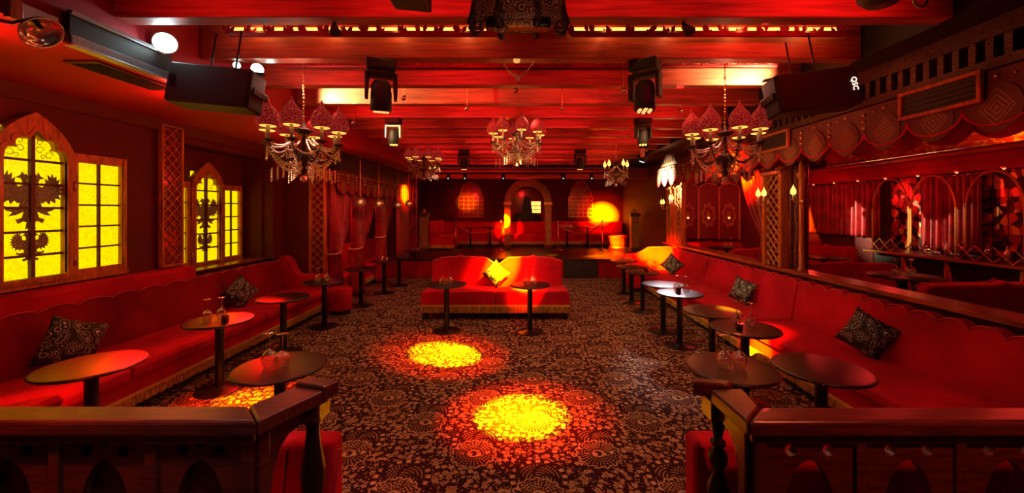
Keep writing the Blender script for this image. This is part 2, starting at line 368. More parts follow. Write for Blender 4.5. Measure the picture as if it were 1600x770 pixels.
def dup(root, loc, rotz=0, label=None, group=None, scale=None):
    r = root.copy(); COL.objects.link(r); r.location = loc; r.rotation_euler = (0,0,rotz)
    if label: r['label'] = label
    if group: r['group'] = group
    if scale: r.scale = (scale,)*3
    for ch in [c for c in bpy.data.objects if c.parent == root]:
        c = ch.copy(); COL.objects.link(c); c.parent = r
        for g in [q for q in bpy.data.objects if q.parent == ch]:
            d = g.copy(); COL.objects.link(d); d.parent = c
    return r
def struct(name, mb, mat, parent=None, **k):
    o = mb.build(name, mat, parent, **k)
    if parent is None: o['kind'] = 'structure'
    return o
def at(px, py, Y): return ((px-CX)*Y/F, Y, CZ-(py-CY)*Y/F)
def atz(px, py, z):
    Y = (CZ-z)*F/(py-CY); return ((px-CX)*Y/F, Y, z)
def curve_mesh(name, splines, extrude, bevel=0):
    """filled 2D outlines (first solid, the rest holes) -> mesh in the XY plane, thickness along Z"""
    cu = bpy.data.curves.new(name, 'CURVE'); cu.dimensions = '2D'; cu.fill_mode = 'BOTH'; cu.extrude = extrude; cu.bevel_depth = bevel
    for pts in splines:
        sp = cu.splines.new('POLY'); sp.points.add(len(pts)-1); sp.use_cyclic_u = True
        for p, (x, y) in zip(sp.points, pts): p.co = (x, y, 0, 1)
    o = bpy.data.objects.new(name, cu); COL.objects.link(o); dg = bpy.context.evaluated_depsgraph_get(); dg.update()
    me = bpy.data.meshes.new_from_object(o.evaluated_get(dg)); bpy.data.objects.remove(o); bpy.data.curves.remove(cu); return me
def mesh_obj(name, me, mat, parent=None, mw=None):
    o = bpy.data.objects.new(name, me); COL.objects.link(o); me.materials.clear(); me.materials.append(M[mat])
    if mw is not None: me.transform(mw)
    if parent is not None: o.parent = parent
    return o
def text_mesh(txt, size, ext=.002):
    cu = bpy.data.curves.new('t', 'FONT'); cu.body = txt; cu.size = size; cu.extrude = ext; cu.align_x = 'CENTER'; cu.align_y = 'CENTER'
    o = bpy.data.objects.new('t', cu); COL.objects.link(o); dg = bpy.context.evaluated_depsgraph_get(); dg.update()
    me = bpy.data.meshes.new_from_object(o.evaluated_get(dg)); bpy.data.objects.remove(o); return me
XL = -4.60; XLR = -4.95; XR = 3.75; YB = 15.7
# ------------------------------------------------------------------ the room
struct('floor', MB().box(-5.1, 7.7, -1, YB+.1, -.1, 0), 'carpet')
struct('ceiling', MB().box(-2.98, 3.15, -1, 12.6, 3.6, 3.7), 'wall')
struct('ceiling', MB().box(-5.1, -2.98, -1, 12.6, 3.0, 3.7), 'soffit')
struct('ceiling', MB().box(3.15, 3.95, -1, 12.6, 3.27, 3.7), 'black')
struct('ceiling', MB().box(3.95, 7.7, -1, 12.6, 3.35, 3.5), 'black')
struct('ceiling', MB().box(-5.1, 7.7, 12.6, YB+.1, 3.2, 3.7), 'wall')
struct('wall_left', MB().box(-5.1, XL, -1, 5.36, 0, 3.0).box(-5.1, XLR, 5.36, 7.02, 0, 3.0).box(XLR, XL, 5.36, 7.02, 0, 1.0).box(XLR, XL, 5.36, 7.02, 2.78, 3.0)
       .box(-5.1, XL, 7.02, 12.6, 0, 3.0), 'wall')
struct('wall_left_return', MB().box(XL, -3.985, 7.4, 7.52, 0, 3.0).box(-4.6, -4.42, 7.05, 7.4, 1.0, 3.0), 'wall')
struct('wall_back', MB().box(-5.1, 7.7, YB, YB+.15, 0, 3.25), 'wall')
struct('wall_back_left', MB().box(-4.15, -4.0, 12.6, YB, 0, 3.2).box(-5.1, -4.0, 12.5, 12.62, 0, 3.2), 'wall')
struct('wall_back_right', MB().box(4.0, 4.15, 10.5, YB, 0, 3.25).box(3.75, 4.0, 10.2, 10.35, 0, 3.3), 'wall')
struct('wall_right', MB().box(3.75, 3.9, 1.2, 10.3, 0, 1.0).box(3.75, 3.9, 1.2, 10.3, 2.9, 3.3).box(3.75, 3.9, 10.0, 10.3, 1.0, 2.9), 'wall')
struct('wall_booth_back', MB().box(3.9, 7.5, 10.4, 10.55, 0, 3.4), 'wall')
struct('wall_booth_right', MB().box(7.42, 7.6, 1, 10.4, 0, 3.4), 'wall')
struct('floor', MB().box(3.9, 7.42, 1, 10.4, 0, .2), 'velvet_dark')
# coving along the window wall
struct('trim_1', MB().prism([(XL,2.88),(XL+.03,2.88),(XL+.12,3.0),(XL,3.0)], 'y', -1, 7.05), 'valance')
for i, y in enumerate(BEAM_Y):
    b = MB().box(-2.97, 3.14, y, y+.13, 3.27, 3.6)
    struct('trim_%d' % (i+2), b, 'beam', bevel=.008)
# drip edges of the back stage opening
struct('trim_20', MB().box(-4.0, 4.0, 12.45, 12.6, 2.86, 3.2), 'beam', bevel=.01)
struct('trim_21', MB().box(-4.0, 4.0, 12.47, 12.58, 3.2, 3.6), 'black')
# ledge on the right wall
struct('trim_22', MB().box(3.66, 3.97, 1.2, 10.3, 1.0, 1.05), 'ledge', bevel=.01)
# frieze with little openings above the right valance
fz = MB().box(3.45, 3.74, 1.2, 10.2, 2.91, 2.98).box(3.45, 3.74, 1.2, 10.2, 3.14, 3.27).box(3.6, 3.74, 1.2, 10.2, 2.98, 3.14)
y = 1.3
while y < 10.1: fz.box(3.46, 3.6, y, y+.05, 2.98, 3.14); y += .115
struct('trim_23', fz, 'carved_dark')
# ------------------------------------------------------------------ windows on the left wall
def gothic_top(hw, zs, zp, n=8):
    pts = []
    for i in range(n+1):
        t = i/n; pts.append((hw*(1-t**1.5), zs+(zp-zs)*(.72*t+.28*math.sin(t*PI/2))))
    return pts[:-1]+[(0, zp)]
def trefoil(hw, zs, zp):
    # half outline, cusped
    H = zp-zs; L = [(hw, zs)]
    def arc(cx, cz, r, a0, a1, k=6):
        for i in range(k+1):
            a = math.radians(a0+(a1-a0)*i/k); L.append((cx+r*math.cos(a), cz+r*math.sin(a)))
    arc(hw*.72, zs+H*.16, hw*.25, -5, 125); arc(hw*.42, zs+H*.48, hw*.26, -5, 130); L.append((hw*.16, zs+H*.80)); L.append((hw*.08, zs+H*.93)); L.append((0, zp)); return L
def mirror(h): return h + [(-x, z) for x, z in h[::-1][1:]]
def eagle_half():
    R = [(0,.30),(.03,.28),(.05,.36),(.03,.40),(.06,.47),(.09,.45),(.11,.50),(.14,.44),(.20,.40),(.13,.385),(.11,.33),(.10,.27),
         (.17,.24),(.22,.30),(.21,.40),(.26,.36),(.25,.47),(.30,.42),(.31,.50),(.34,.42),(.38,.46),(.38,.38),(.43,.40),(.41,.32),(.47,.32),(.43,.25),
         (.49,.22),(.43,.18),(.48,.12),(.41,.11),(.44,.03),(.36,.05),(.36,-.04),(.29,.01),(.27,-.06),(.22,.0),(.17,-.05),(.14,-.02),
         (.16,-.12),(.26,-.14),(.34,-.10),(.33,-.17),(.24,-.20),(.29,-.27),(.20,-.25),(.13,-.21),(.09,-.20),(.12,-.30),(.20,-.33),(.17,-.40),(.10,-.36),(.05,-.38),(.07,-.50),(0,-.46)]
    return R
def panes_and_bars(par, cy, hw, z0, z1, rows, cols, xw, holes=True):
    # pane and muntins of a rectangular light in the plane x = xw (facing +x)
    MB().box(xw-.006, xw, cy-hw, cy+hw, z0, z1).build('pane', 'pane', par)
    m = MB()
    for i in range(1, rows): z = z0+(z1-z0)*i/rows; m.box(xw, xw+.018, cy-hw, cy+hw, z-.009, z+.009)
    for i in range(1, cols): y = cy-hw+2*hw*i/cols; m.box(xw, xw+.022, y-.011, y+.011, z0, z1)
    m.build('muntin', 'muntin', par)
def ring_yz(par, name, outer, inner, cy, xw, th, mat, bev=.006):
    me = curve_mesh(name, [outer, inner], th/2, 0)
    # curve XY -> (y,z), thickness -> x
    mw = Matrix(((0,0,1,xw+th/2),(1,0,0,cy),(0,1,0,0),(0,0,0,1)))
    o = mesh_obj(name, me, mat, par, mw)
    b = o.modifiers.new('bevel','BEVEL'); b.width = bev; b.segments = 2; b.limit_method = 'ANGLE'; b.angle_limit = math.radians(50); return o
def window_left(idx, cy, xw, dz, hwc):
    root = bpy.data.objects.new('window_%d' % idx, None); COL.objects.link(root); root['kind'] = 'structure'; root.location = (0,0,0)
    zb = 1.24+dz; zs = 2.36+dz; zp = 2.78+dz; hw = .31
    # arched middle light
    out = [(hw, zb-.05), (hw, zs+.02)]+gothic_top(hw, zs+.06, zp)[1:]; out = mirror(out[::1])
    ihw = .245; inn = [(ihw, zb)]+trefoil(ihw, zs-.02, zp-.17); inn = mirror(inn)
    ring_yz(root, 'arched_frame', out, inn, cy, xw+.01, .07, 'frame', .012)
    out2 = [(ihw+.035, zb-.03)]+trefoil(ihw+.035, zs, zp-.125); out2 = mirror(out2)
    ring_yz(root, 'inner_moulding', out2, inn, cy, xw+.06, .03, 'frame', .006)
    MB().box(xw, xw+.012, cy-ihw-.01, cy+ihw+.01, zb-.01, zp-.16).build('pane', 'pane', root)
    m = MB(); 
    for k in range(5): z = zb+.205+k*.222; m.box(xw+.01, xw+.035, cy-ihw, cy+ihw, z-.011, z+.011)
    m.box(xw+.01, xw+.045, cy-.016, cy+.016, zb, zp-.18); m.build('muntin', 'muntin', root)
    if idx <= 2:
        tr = MB()                                          # leaded scrolls in the head
        for sy in (-1, 1):
            for (oy, oz, r) in ((.075,.10,.035),(.15,.055,.035),(.10,.035,.02),(.18,.10,.02),(.075,.17,.025)):
                tr.tube([(xw+.014, cy+sy*(oy+r*math.cos(a/8*PI*1.8)*(1-a/22)), zs-.02+oz+r*math.sin(a/8*PI*1.8)*(1-a/22)) for a in range(9)], .003, 4)
        tr.build('lead_scrollwork', 'muntin', root)
    # double-headed birds
    for (zc, s) in ((1.93+dz, .53), (1.50+dz, .30)):
        h = [(x*s*1.02, z*s) for x, z in eagle_half()]
        me = curve_mesh('e', [mirror(h)], .004); mw = Matrix(((0,0,1,xw+.018),(1,0,0,cy),(0,1,0,zc+.05*s),(0,0,0,1)))
        o = mesh_obj('double_headed_bird_emblem', me, 'emblem', root, mw)
    # side lights
    for sy in (-1, 1):
        c = cy+sy*(hw+hwc/2); a = hwc/2
        o_ = [(a,zb-.06),(a,zs+.09),(-a,zs+.09),(-a,zb-.06)]; i_ = [(a-.06,zb+.02),(a-.06,zs-.0),(-a+.06,zs-.0),(-a+.06,zb+.02)]
        ring_yz(root, 'side_frame', o_, i_, c, xw+.005, .05, 'frame', .008)
        panes_and_bars(root, c, a-.055, zb+.01, zs+.01, 5, 2, xw+.012)
        MB().box(xw+.05, xw+.075, c+sy*(a-.035)-.012, c+sy*(a-.035)+.012, zb-.06, zs+.09).build('side_moulding', 'frame', root, bevel=.004)
        hz = MB()
        for z in (zb+.12, zs-.25): hz.cyl((xw+.085, cy+sy*hw, z-.05), (xw+.085, cy+sy*hw, z+.05), .011)
        hz.build('hinge', 'brass', root, smooth=True)
    MB().box(xw, xw+.05, cy-hw-hwc-.03, cy+hw+hwc+.03, zb-.10, zb-.05).build('bottom_rail', 'frame', root, bevel=.006)
    return root
window_left(1, 3.70, XL+.002, 0, .56)
window_left(2, 6.18, XLR+.002, -.165, .46)
o = MB().box(XLR, XL+.06, 5.37, 7.01, 1.0, 1.025).build('trim_24', 'ledge', bevel=.006); o['kind'] = 'structure'
# lattice helper (bars in a rectangle), plane spanned by u (horizontal) and z
def lattice(mb, P, u0, u1, z0, z1, cell, r=.008):
    """P(u,z)->xyz"""
    w_ = u1-u0
    k = math.ceil((z1-z0+w_)/cell)
    def clip(a0, b0, a1, b1):
        # parametric clip of a diagonal inside the rectangle
        t0, t1 = 0., 1.; dx, dz = a1-a0, b1-b0
        for p, q in ((-dx, a0-u0), (dx, u1-a0), (-dz, b0-z0), (dz, z1-b0)):
            if abs(p) < 1e-9:
                if q < 0: return None
            else:
                r_ = q/p
                if p < 0: t0 = max(t0, r_)
                else: t1 = min(t1, r_)
        return None if t0 >= t1 else (a0+t0*dx, b0+t0*dz, a0+t1*dx, b0+t1*dz)
    asp = 1.0 if w_ > .15 else 1.5
    H = w_*asp
    for i in range(-int(H/cell)-2, int((z1-z0)/cell)+2):
        zz = z0+i*cell
        for (za, zb_) in ((zz, zz+H), (zz+H, zz)):
            c = clip(u0, za, u1, zb_)
            if c: mb.cyl(P(c[0], c[1]), P(c[2], c[3]), r, n=5)
    return mb
# lattice pilaster between the windows
pl = thing('lattice_pilaster', 'tall narrow pilaster with diagonal gilt lattice over dark red mirror between the two windows', 'pilaster', (XL, 5.15, 1.14))
MB().box(0, .05, -.15, .15, 0, 1.83).build('mirror_back', 'redpane', pl, bevel=.004)
lattice(MB(), lambda u, z: (.06, u, z), -.13, .13, .03, 1.80, .13, .007).build('lattice', 'gold', pl)
MB().box(.03,.085,-.16,-.13,0,1.84).box(.03,.085,.13,.16,0,1.84).box(.03,.085,-.13,.13,1.80,1.84).box(.03,.085,-.13,.13,0,.03).build('frame', 'frame', pl, bevel=.005)
# ------------------------------------------------------------------ fringe / benches
def fringe(mb, p0, p1, z0, z1, nrm, step=.016):
    p0 = Vector(p0); p1 = Vector(p1); L = (p1-p0).length; d = (p1-p0)/L; n_ = int(L/step); nv = Vector(nrm)
    for i in range(n_):
        a = p0+d*(i*step); b = p0+d*(i*step+step*.82); zz = z0+random.uniform(0, .018); o = nv*random.uniform(.002, .012); q = nv*.012
        v = [(a.x,a.y,z1),(b.x,b.y,z1),(b.x+o.x,b.y+o.y,zz),(a.x+o.x,a.y+o.y,zz)]
        v2 = [(x+q.x, y+q.y, z) for x, y, z in v]
        mb.poly(v+v2, [(0,1,2,3),(7,6,5,4),(0,4,5,1),(1,5,6,2),(2,6,7,3),(3,7,4,0)])
    return mb
def scallop_line(y0, y1, pitch, zt, amp):
    n_ = max(1, round((y1-y0)/pitch)); pts = []
    for i in range(n_):
        for k in range(8):
            t = (i+k/8)/n_; pts.append((y0+(y1-y0)*t, zt-amp+amp*math.sin(PI*k/8)**.7))
    pts.append((y1, zt-amp)); return pts
# right bench ------------------------------------------------------
rb = thing('right_wall_bench', 'long red velvet bench with scalloped back and gold fringe below the wooden ledge', 'bench', (3.2, 6, 0))
rb.location = (0,0,0)
MB().box(2.84, 3.55, 1.9, 9.45, .12, .33).build('bench_base', 'velvet', rb, bevel=.01)
for (a, b) in ((1.9,2.64),(2.66,5.09),(5.11,7.55),(7.57,9.45)):
    MB().prism([(2.82,.32),(2.80,.36),(2.80,.42),(2.84,.45),(3.2,.46),(3.56,.45),(3.56,.32)], 'y', a, b).build('seat_cushion', 'velvet', rb, bevel=.018, seg=3)
    pts = scallop_line(a, b, .25, .975, .052)
    me = MB(); prof = [(a,.44)]+pts+[(b,.44)]
    nn = len(prof)
    def xo(z): return 3.46+(z-.44)*.18
    me.poly([(xo(z), y, z) for y, z in prof]+[(xo(z)+.11, y, z) for y, z in prof], [tuple(range(nn)), tuple(range(nn,2*nn))[::-1]]+[(i,(i+1)%nn,nn+(i+1)%nn,nn+i) for i in range(nn)])
    me.build('backrest', 'velvet', rb, bevel=.014, seg=3)
    MB().tube([(xo(z)-.002, y, z) for y, z in pts], .008, 5).build('piping', 'piping', rb)
MB().box(2.90, 3.55, 1.9, 9.45, 0, .12).build('kickboard', 'black', rb)
fringe(MB(), (2.836,1.9,0), (2.836,9.45,0), .07, .165, (-1,0,0)).build('fringe', 'fringe', rb)
MB().box(2.822,2.838,1.9,9.45,.155,.18).build('fringe_braid', 'gimp', rb)
# the curved end at the far side
ec = MB().prism([(2.45,.3),(2.45,.78),(2.55,.82),(2.75,.83),(2.92,.90),(3.05,.98),(3.62,.99),(3.62,.3)], 'y', 9.47, 9.62)
ec.build('end_backrest', 'velvet', rb, bevel=.03, seg=3)
MB().prism([(3.02,.44),(3.02,.53),(3.10,.565),(3.35,.57),(3.50,.55),(3.56,.44)], 'y', 2.35, 2.72).build('end_bolster', 'velvet', rb, bevel=.03, seg=3)
MB().box(2.45, 2.84, 8.85, 9.47, .12, .45).build('return_seat', 'velvet', rb, bevel=.02, seg=3)
# left bench -------------------------------------------------------
lb = thing('left_wall_bench', 'long red velvet bench with low wavy back and gold fringe beneath the glowing windows', 'bench')
MB().box(-4.45, -3.57, 1.7, 7.35, .12, .32).build('bench_base', 'velvet', lb, bevel=.01)
for (a, b) in ((1.7,3.6),(3.62,5.5),(5.52,7.3)):
    MB().prism([(-3.55,.31),(-3.53,.35),(-3.53,.41),(-3.57,.445),(-3.9,.455),(-4.4,.44),(-4.4,.31)], 'y', a, b).build('seat_cushion', 'velvet', lb, bevel=.018, seg=3)
pts = scallop_line(1.7, 7.35, .32, .975, .032); prof = [(1.7,.44)]+pts+[(7.35,.44)]; nn = len(prof)
def xo(z): return -4.28-(z-.44)*.16
MB().poly([(xo(z), y, z) for y, z in prof]+[(xo(z)-.10, y, z) for y, z in prof], [tuple(range(nn)), tuple(range(nn,2*nn))[::-1]]+[(i,(i+1)%nn,nn+(i+1)%nn,nn+i) for i in range(nn)]).build('backrest', 'velvet_dark', lb, bevel=.012, seg=3)
MB().tube([(xo(z)+.004, y, z) for y, z in pts], .007, 5).build('piping', 'piping', lb)
MB().prism([(-4.385,.90),(-4.40,1.08),(-4.43,1.12),(-4.598,1.125),(-4.598,.90)], 'y', 1.7, 5.36).build('padded_ledge', 'velvet', lb, bevel=.012, seg=3)
MB().prism([(-4.40,.5),(-4.41,.93),(-4.598,.93),(-4.598,.5)], 'y', 5.37, 7.03).build('padded_ledge', 'velvet_dark', lb, bevel=.01)
MB().box(-4.4, -3.65, 1.7, 7.3, 0, .12).build('kickboard', 'black', lb)
fringe(MB(), (-3.566,1.7,0), (-3.566,7.35,0), .075, .175, (1,0,0)).build('fringe', 'fringe', lb)
MB().box(-3.568,-3.55,1.7,7.35,.165,.19).build('fringe_braid', 'gimp', lb)
MB().prism([(-4.4,.3),(-4.4,1.03),(-4.28,1.03),(-4.18,.95),(-4.12,.78),(-4.05,.70),(-3.6,.69),(-3.57,.66),(-3.57,.3)], 'y', 7.18, 7.36).build('end_backrest', 'velvet', lb, bevel=.03, seg=3)
# far left bench in the curtained niches
fb = thing('niche_bench', 'red velvet bench with gold fringe behind the tied curtains on the left', 'bench')
MB().box(-4.55, -3.80, 7.6, 12.3, .12, .33).build('bench_base', 'velvet', fb, bevel=.01)
MB().box(-4.55, -3.78, 7.6, 12.3, .33, .46).build('seat_cushion', 'velvet', fb, bevel=.03, seg=3)
MB().box(-4.58, -4.45, 7.6, 12.3, .46, 1.0).build('backrest', 'velvet', fb, bevel=.03, seg=3)
fringe(MB(), (-3.795,7.6,0), (-3.795,12.3,0), .08, .175, (1,0,0), .02).build('fringe', 'fringe', fb)
MB().box(-3.80,-3.785,7.6,12.3,.165,.19).build('fringe_braid', 'gimp', fb)
MB().box(-4.5,-3.9,7.6,12.3,0,.12).build('kickboard', 'black', fb)
# pouf
pf = thing('round_pouf', 'round red velvet pouf beside the lattice post on the left', 'pouf', (-3.28, 7.18, 0))
MB().lathe([(.001,.47),(.17,.47),(.20,.44),(.20,.10),(.19,.08),(.001,.08)], 28).build('cushion', 'velvet', pf, smooth=True)
MB().lathe([(.001,0),(.17,0),(.17,.08),(.001,.08)], 24).build('plinth', 'black', pf)
# ------------------------------------------------------------------ centre sofa
sf = thing('two_seat_sofa', 'red velvet two seat sofa with shaped back and gold fringe amid the carpet', 'sofa', (-.45, 6.75, 0))
hb = [(0,.84),(.10,.93),(.22,1.0),(.62,1.015),(.66,1.05),(.70,1.015),(1.02,1.0),(1.08,.965),(1.14,.955),(1.19,.93),(1.19,.3)]
back = [(x, z) for x, z in hb]+[(-x, z) for x, z in hb[::-1][:-1]]
MB().prism(back, 'y', .50, .66).build('backrest', 'velvet', sf, bevel=.022, seg=3)
MB().tube([(x, .50, z) for x, z in [(-x, z) for x, z in hb[::-1][1:-1]]+hb[:-1]], .010, 5).build('piping', 'piping', sf)
for s in (-1, 1):
    MB().prism([(.005*s,.24),(1.27*s,.24),(1.265*s,.46),(1.22*s,.485),(.03*s,.485),(.005*s,.47)], 'y', .0, .55).build('seat_cushion', 'velvet', sf, bevel=.022, seg=3)
fringe(MB(), (-1.27,.0,0), (1.27,.0,0), .115, .235, (0,-1,0)).build('fringe', 'fringe', sf)
MB().box(-1.27,1.27,-.016,.003,.225,.255).build('fringe_braid', 'gimp', sf)
MB().box(-1.2,1.2,.08,.62,.10,.24).build('base_frame', 'black', sf)
for x in (-1.2, 1.2):
    for y in (.05, .58): MB().box(x-.04,x+.04,y-.03,y+.05,0,.24).build('foot', 'black', sf, bevel=.004)
# ------------------------------------------------------------------ cushions
def cushion_mesh(s=.25, d=.085, N=14):
    m = MB(); vs = []
    for side in (1, -1):
        for i in range(N+1):
            for j in range(N+1):
                u = -1+2*i/N; v = -1+2*j/N
                pin = 1-.10*(1-abs(v)**2)*abs(u)**3 ; pin2 = 1-.10*(1-abs(u)**2)*abs(v)**3
                t = max(0, (1-u*u)*(1-v*v))**.45
                vs.append((u*s*pin, side*d*t, v*s*pin2))
    n1 = (N+1)**2; fs = []
    for i in range(N):
        for j in range(N):
            a = i*(N+1)+j; q = (a, a+1, a+N+2, a+N+1); fs.append(q); fs.append(tuple(n1+k for k in q[::-1]))
    m.poly(vs, fs)
    return m
cush0 = None
def cushion(loc, rot, label, s=1.0):
    global cush0
    if cush0 is None:
        cush0 = cushion_mesh().build('patterned_cushion', 'brocade', smooth=True)
        bm = bmesh.new(); bm.from_mesh(cush0.data); bmesh.ops.remove_doubles(bm, verts=bm.verts, dist=.0005); bmesh.ops.recalc_face_normals(bm, faces=bm.faces); bm.to_mesh(cush0.data); bm.free()
        for p in cush0.data.polygons: p.use_smooth = True
        o = cush0
    else: o = cush0.copy(); COL.objects.link(o)
    o.location = loc; o.rotation_euler = rot; o.scale = (s,)*3; tag(o, label, 'cushion', 'patterned cushions on the seats'); return o
R = math.radians
cushion((-4.10, 3.62, .655), (R(-10), R(24), R(68)), 'large black and silver rose cushion on the left bench behind the nearest table', .86)
cushion((-4.12, 5.82, .66), (R(-10), R(48), R(58)), 'black and silver cushion on its corner on the left bench under the far window', .78)
cushion((-.46, 7.13, .725), (R(-14), R(45), 0), 'golden lit patterned cushion standing on its corner in the middle of the sofa', .74)
cushion((3.30, 8.72, .67), (R(-8), R(40), R(-45)), 'patterned cushion at the far end of the right bench beside the yellow lit corner', .78)
cushion((3.34, 6.0, .65), (R(-14), R(15), R(-66)), 'dark patterned cushion halfway along the right bench', .74)
cushion((3.36, 3.86, .66), (R(-16), R(25), R(-62)), 'dark patterned cushion on the right bench nearest the viewer', .78)
# ------------------------------------------------------------------ cocktail tables
def make_table():
    t = thing('cocktail_table', 'x', 'table')
    MB().lathe([(.001,.705),(.295,.705),(.308,.709),(.312,.718),(.308,.728),(.295,.730),(.001,.730)], 40).build('tabletop', 'lacquer', t, smooth=True)
    m = MB()
    for i in range(26):
        a = 2*PI*i/26; m.ball((.3115*math.cos(a), .3115*math.sin(a), .717), .0045, 5, 4)
    m.build('edge_studs', 'chrome', t)
    m = MB(); q = Matrix.Rotation(PI/4, 4, 'Z')
    MB().lathe([(.001,.015),(.040,.015),(.040,.69),(.09,.70),(.09,.706),(.001,.706)], 20).build('pedestal', 'blackmetal', t, smooth='auto')
    MB().lathe([(.001,0),(.215,0),(.215,.006),(.20,.012),(.06,.026),(.045,.04),(.001,.04)], 32).build('base_plate', 'blackmetal', t, smooth=True)
    return t
T = {}
tabs = [
 ('L1', 143,569,'cocktail table with bright red sheen, nearest of those by the left bench'),
 ('L2', 343,499,'red shining cocktail table by the left bench with two glasses and a tea light'),
 ('L3', 438,571,'black cocktail table just behind the corner of the left rail, two upturned glasses on it'),
 ('L4', 443,464,'empty black cocktail table by the end of the left bench'),
 ('L5', 507,439,'black cocktail table with glasses standing beside the round pouf'),
 ('L6', 564,419,'black cocktail table before the first gathered curtain on the left'),
 ('L7', 600,407,'black cocktail table with glasses before the second gathered curtain on the left'),
 ('L8', 624,400,'empty black cocktail table in front of the far end of the niche bench'),
 ('L9', 649,392,'black cocktail table farthest back on the left, near the stage'),
 ('C1', 698,443,'black cocktail table in front of the left half of the sofa'),
 ('C2', 828,444,'black cocktail table in front of the right half of the sofa'),
 ('R1', 1143,573,'black cocktail table with two upturned glasses just behind the right rail'),
 ('R2', 1283,574,'large looking empty black cocktail table nearest the right bench seat'),
 ('R3', 1164,511,'black cocktail table with glasses before the yellow glow on the right bench'),
 ('R4', 1113,485,'empty black cocktail table partly hidden behind the one with the tea light on the right'),
 ('R5', 1062,457,'cocktail table on the right with a pale reflection, carrying glasses and a dark votive'),
 ('R6', 1036,443.3,'empty cocktail table with a white shining top on the right'),
 ('R7', 1004,424.5,'cocktail table with glasses and a votive, third from the far end on the right'),
 ('R8', 987,416,'empty cocktail table second from the far end on the right'),
 ('R9', 975,407,'cocktail table farthest back in the right row, crowded with small glasses'),
]
t0 = None
for k, px, py, lab in tabs:
    X_, Y_, Z_ = atz(px, py, .73)
    if t0 is None: t0 = make_table(); t0.location = (X_, Y_, 0); t0['label'] = lab; t0['group'] = 'black cocktail tables'
    else: dup(t0, (X_, Y_, 0), 0, lab, 'black cocktail tables')
    T[k] = (X_, Y_)
# wine glasses, turned upside down
g0 = None
def glass(x, y, z, label, s=1.):
    global g0
    if g0 is None:
        g0 = MB().lathe([(.033,.0),(.040,.02),(.047,.045),(.047,.065),(.040,.088),(.026,.104),(.010,.113),(.005,.122),(.004,.16),(.004,.205),(.008,.215),(.020,.220),(.037,.222),(.037,.2245),(.001,.2245)], 22).build('wine_glass', 'glass', smooth=True)
        o = g0
    else: o = g0.copy(); COL.objects.link(o)
    o.location = (x, y, z+.0005); o.scale = (s,)*3; tag(o, label, 'glass', 'upturned wine glasses'); return o
v0 = None
def votive(x, y, z, label):
    global v0
    if v0 is None:
        v0 = thing('votive_holder', label, 'candle holder')
        MB().lathe([(.001,.0),(.030,0),(.034,.006),(.034,.062),(.030,.062),(.029,.012),(.001,.012)], 20).build('cup', 'tinted', v0, smooth='auto')
        MB().lathe([(.001,.013),(.018,.013),(.018,.028),(.001,.028)], 14).build('tealight', 'white', v0)
        o = v0; o.location = (x,y,z)
    else: o = dup(v0, (x,y,z), 0, label)
    o['group'] = 'small votive holders'
def pair(k, name, a, b, s=1., z=.7305):
    x, y = T[k]
    glass(x+a[0], y+a[1], z, 'left upturned wine glass on the ' + name, s)
    glass(x+b[0], y+b[1], z, 'right upturned wine glass on the ' + name, s)
pair('L2', 'red-sheened table with a tea light, left side', (-.08,-.06), (.00,.03)); votive(T['L2'][0]+.12, T['L2'][1]-.08, .7305, 'dark votive with tea light on the second table by the left bench')
pair('L3', 'table behind the left rail corner', (-.06,-.03), (.045,-.05), 1.12)
pair('L5', 'table beside the pouf', (-.09,-.02), (.03,.02))
pair('L7', 'table before the second gathered curtain', (-.05,0), (.05,.02))
pair('C1', 'table before the left half of the sofa', (-.06,-.04), (.05,-.03))
pair('C2', 'table before the right half of the sofa', (-.06,-.05), (.05,-.02))
pair('R1', 'table behind the right rail', (-.08,-.05), (.035,-.04), 1.12)
pair('R3', 'table with a tea light before the right bench', (-.05,.06), (.06,.0), 1.05); votive(T['R3'][0]-.10, T['R3'][1]-.08, .7305, 'reddish votive on the right table in front of the yellow glow')
pair('R5', 'pale shining table on the right', (-.01,.08), (.09,.0)); votive(T['R5'][0]-.03, T['R5'][1]-.03, .7305, 'black votive on the pale shining right table')
pair('R7', 'third table from the far end on the right', (.09,.0), (.20,.02)); votive(T['R7'][0]+.05, T['R7'][1]-.05, .7305, 'black votive on the third table from the far end on the right')
for i, (a, b, w_) in enumerate(((-.15,0,'leftmost'),(-.05,.06,'second'),(.06,-.02,'third'),(.15,.05,'rightmost'))):
    glass(T['R9'][0]+a, T['R9'][1]+b, .7305, w_+' of four upturned wine glasses on the farthest right table')
for i, (a, b, w_) in enumerate(((-.06,0,'left'),(.06,.03,'right'))):
    glass(T['L9'][0]+a, T['L9'][1]+b, .7305, w_+' upturned wine glass on the farthest left table')
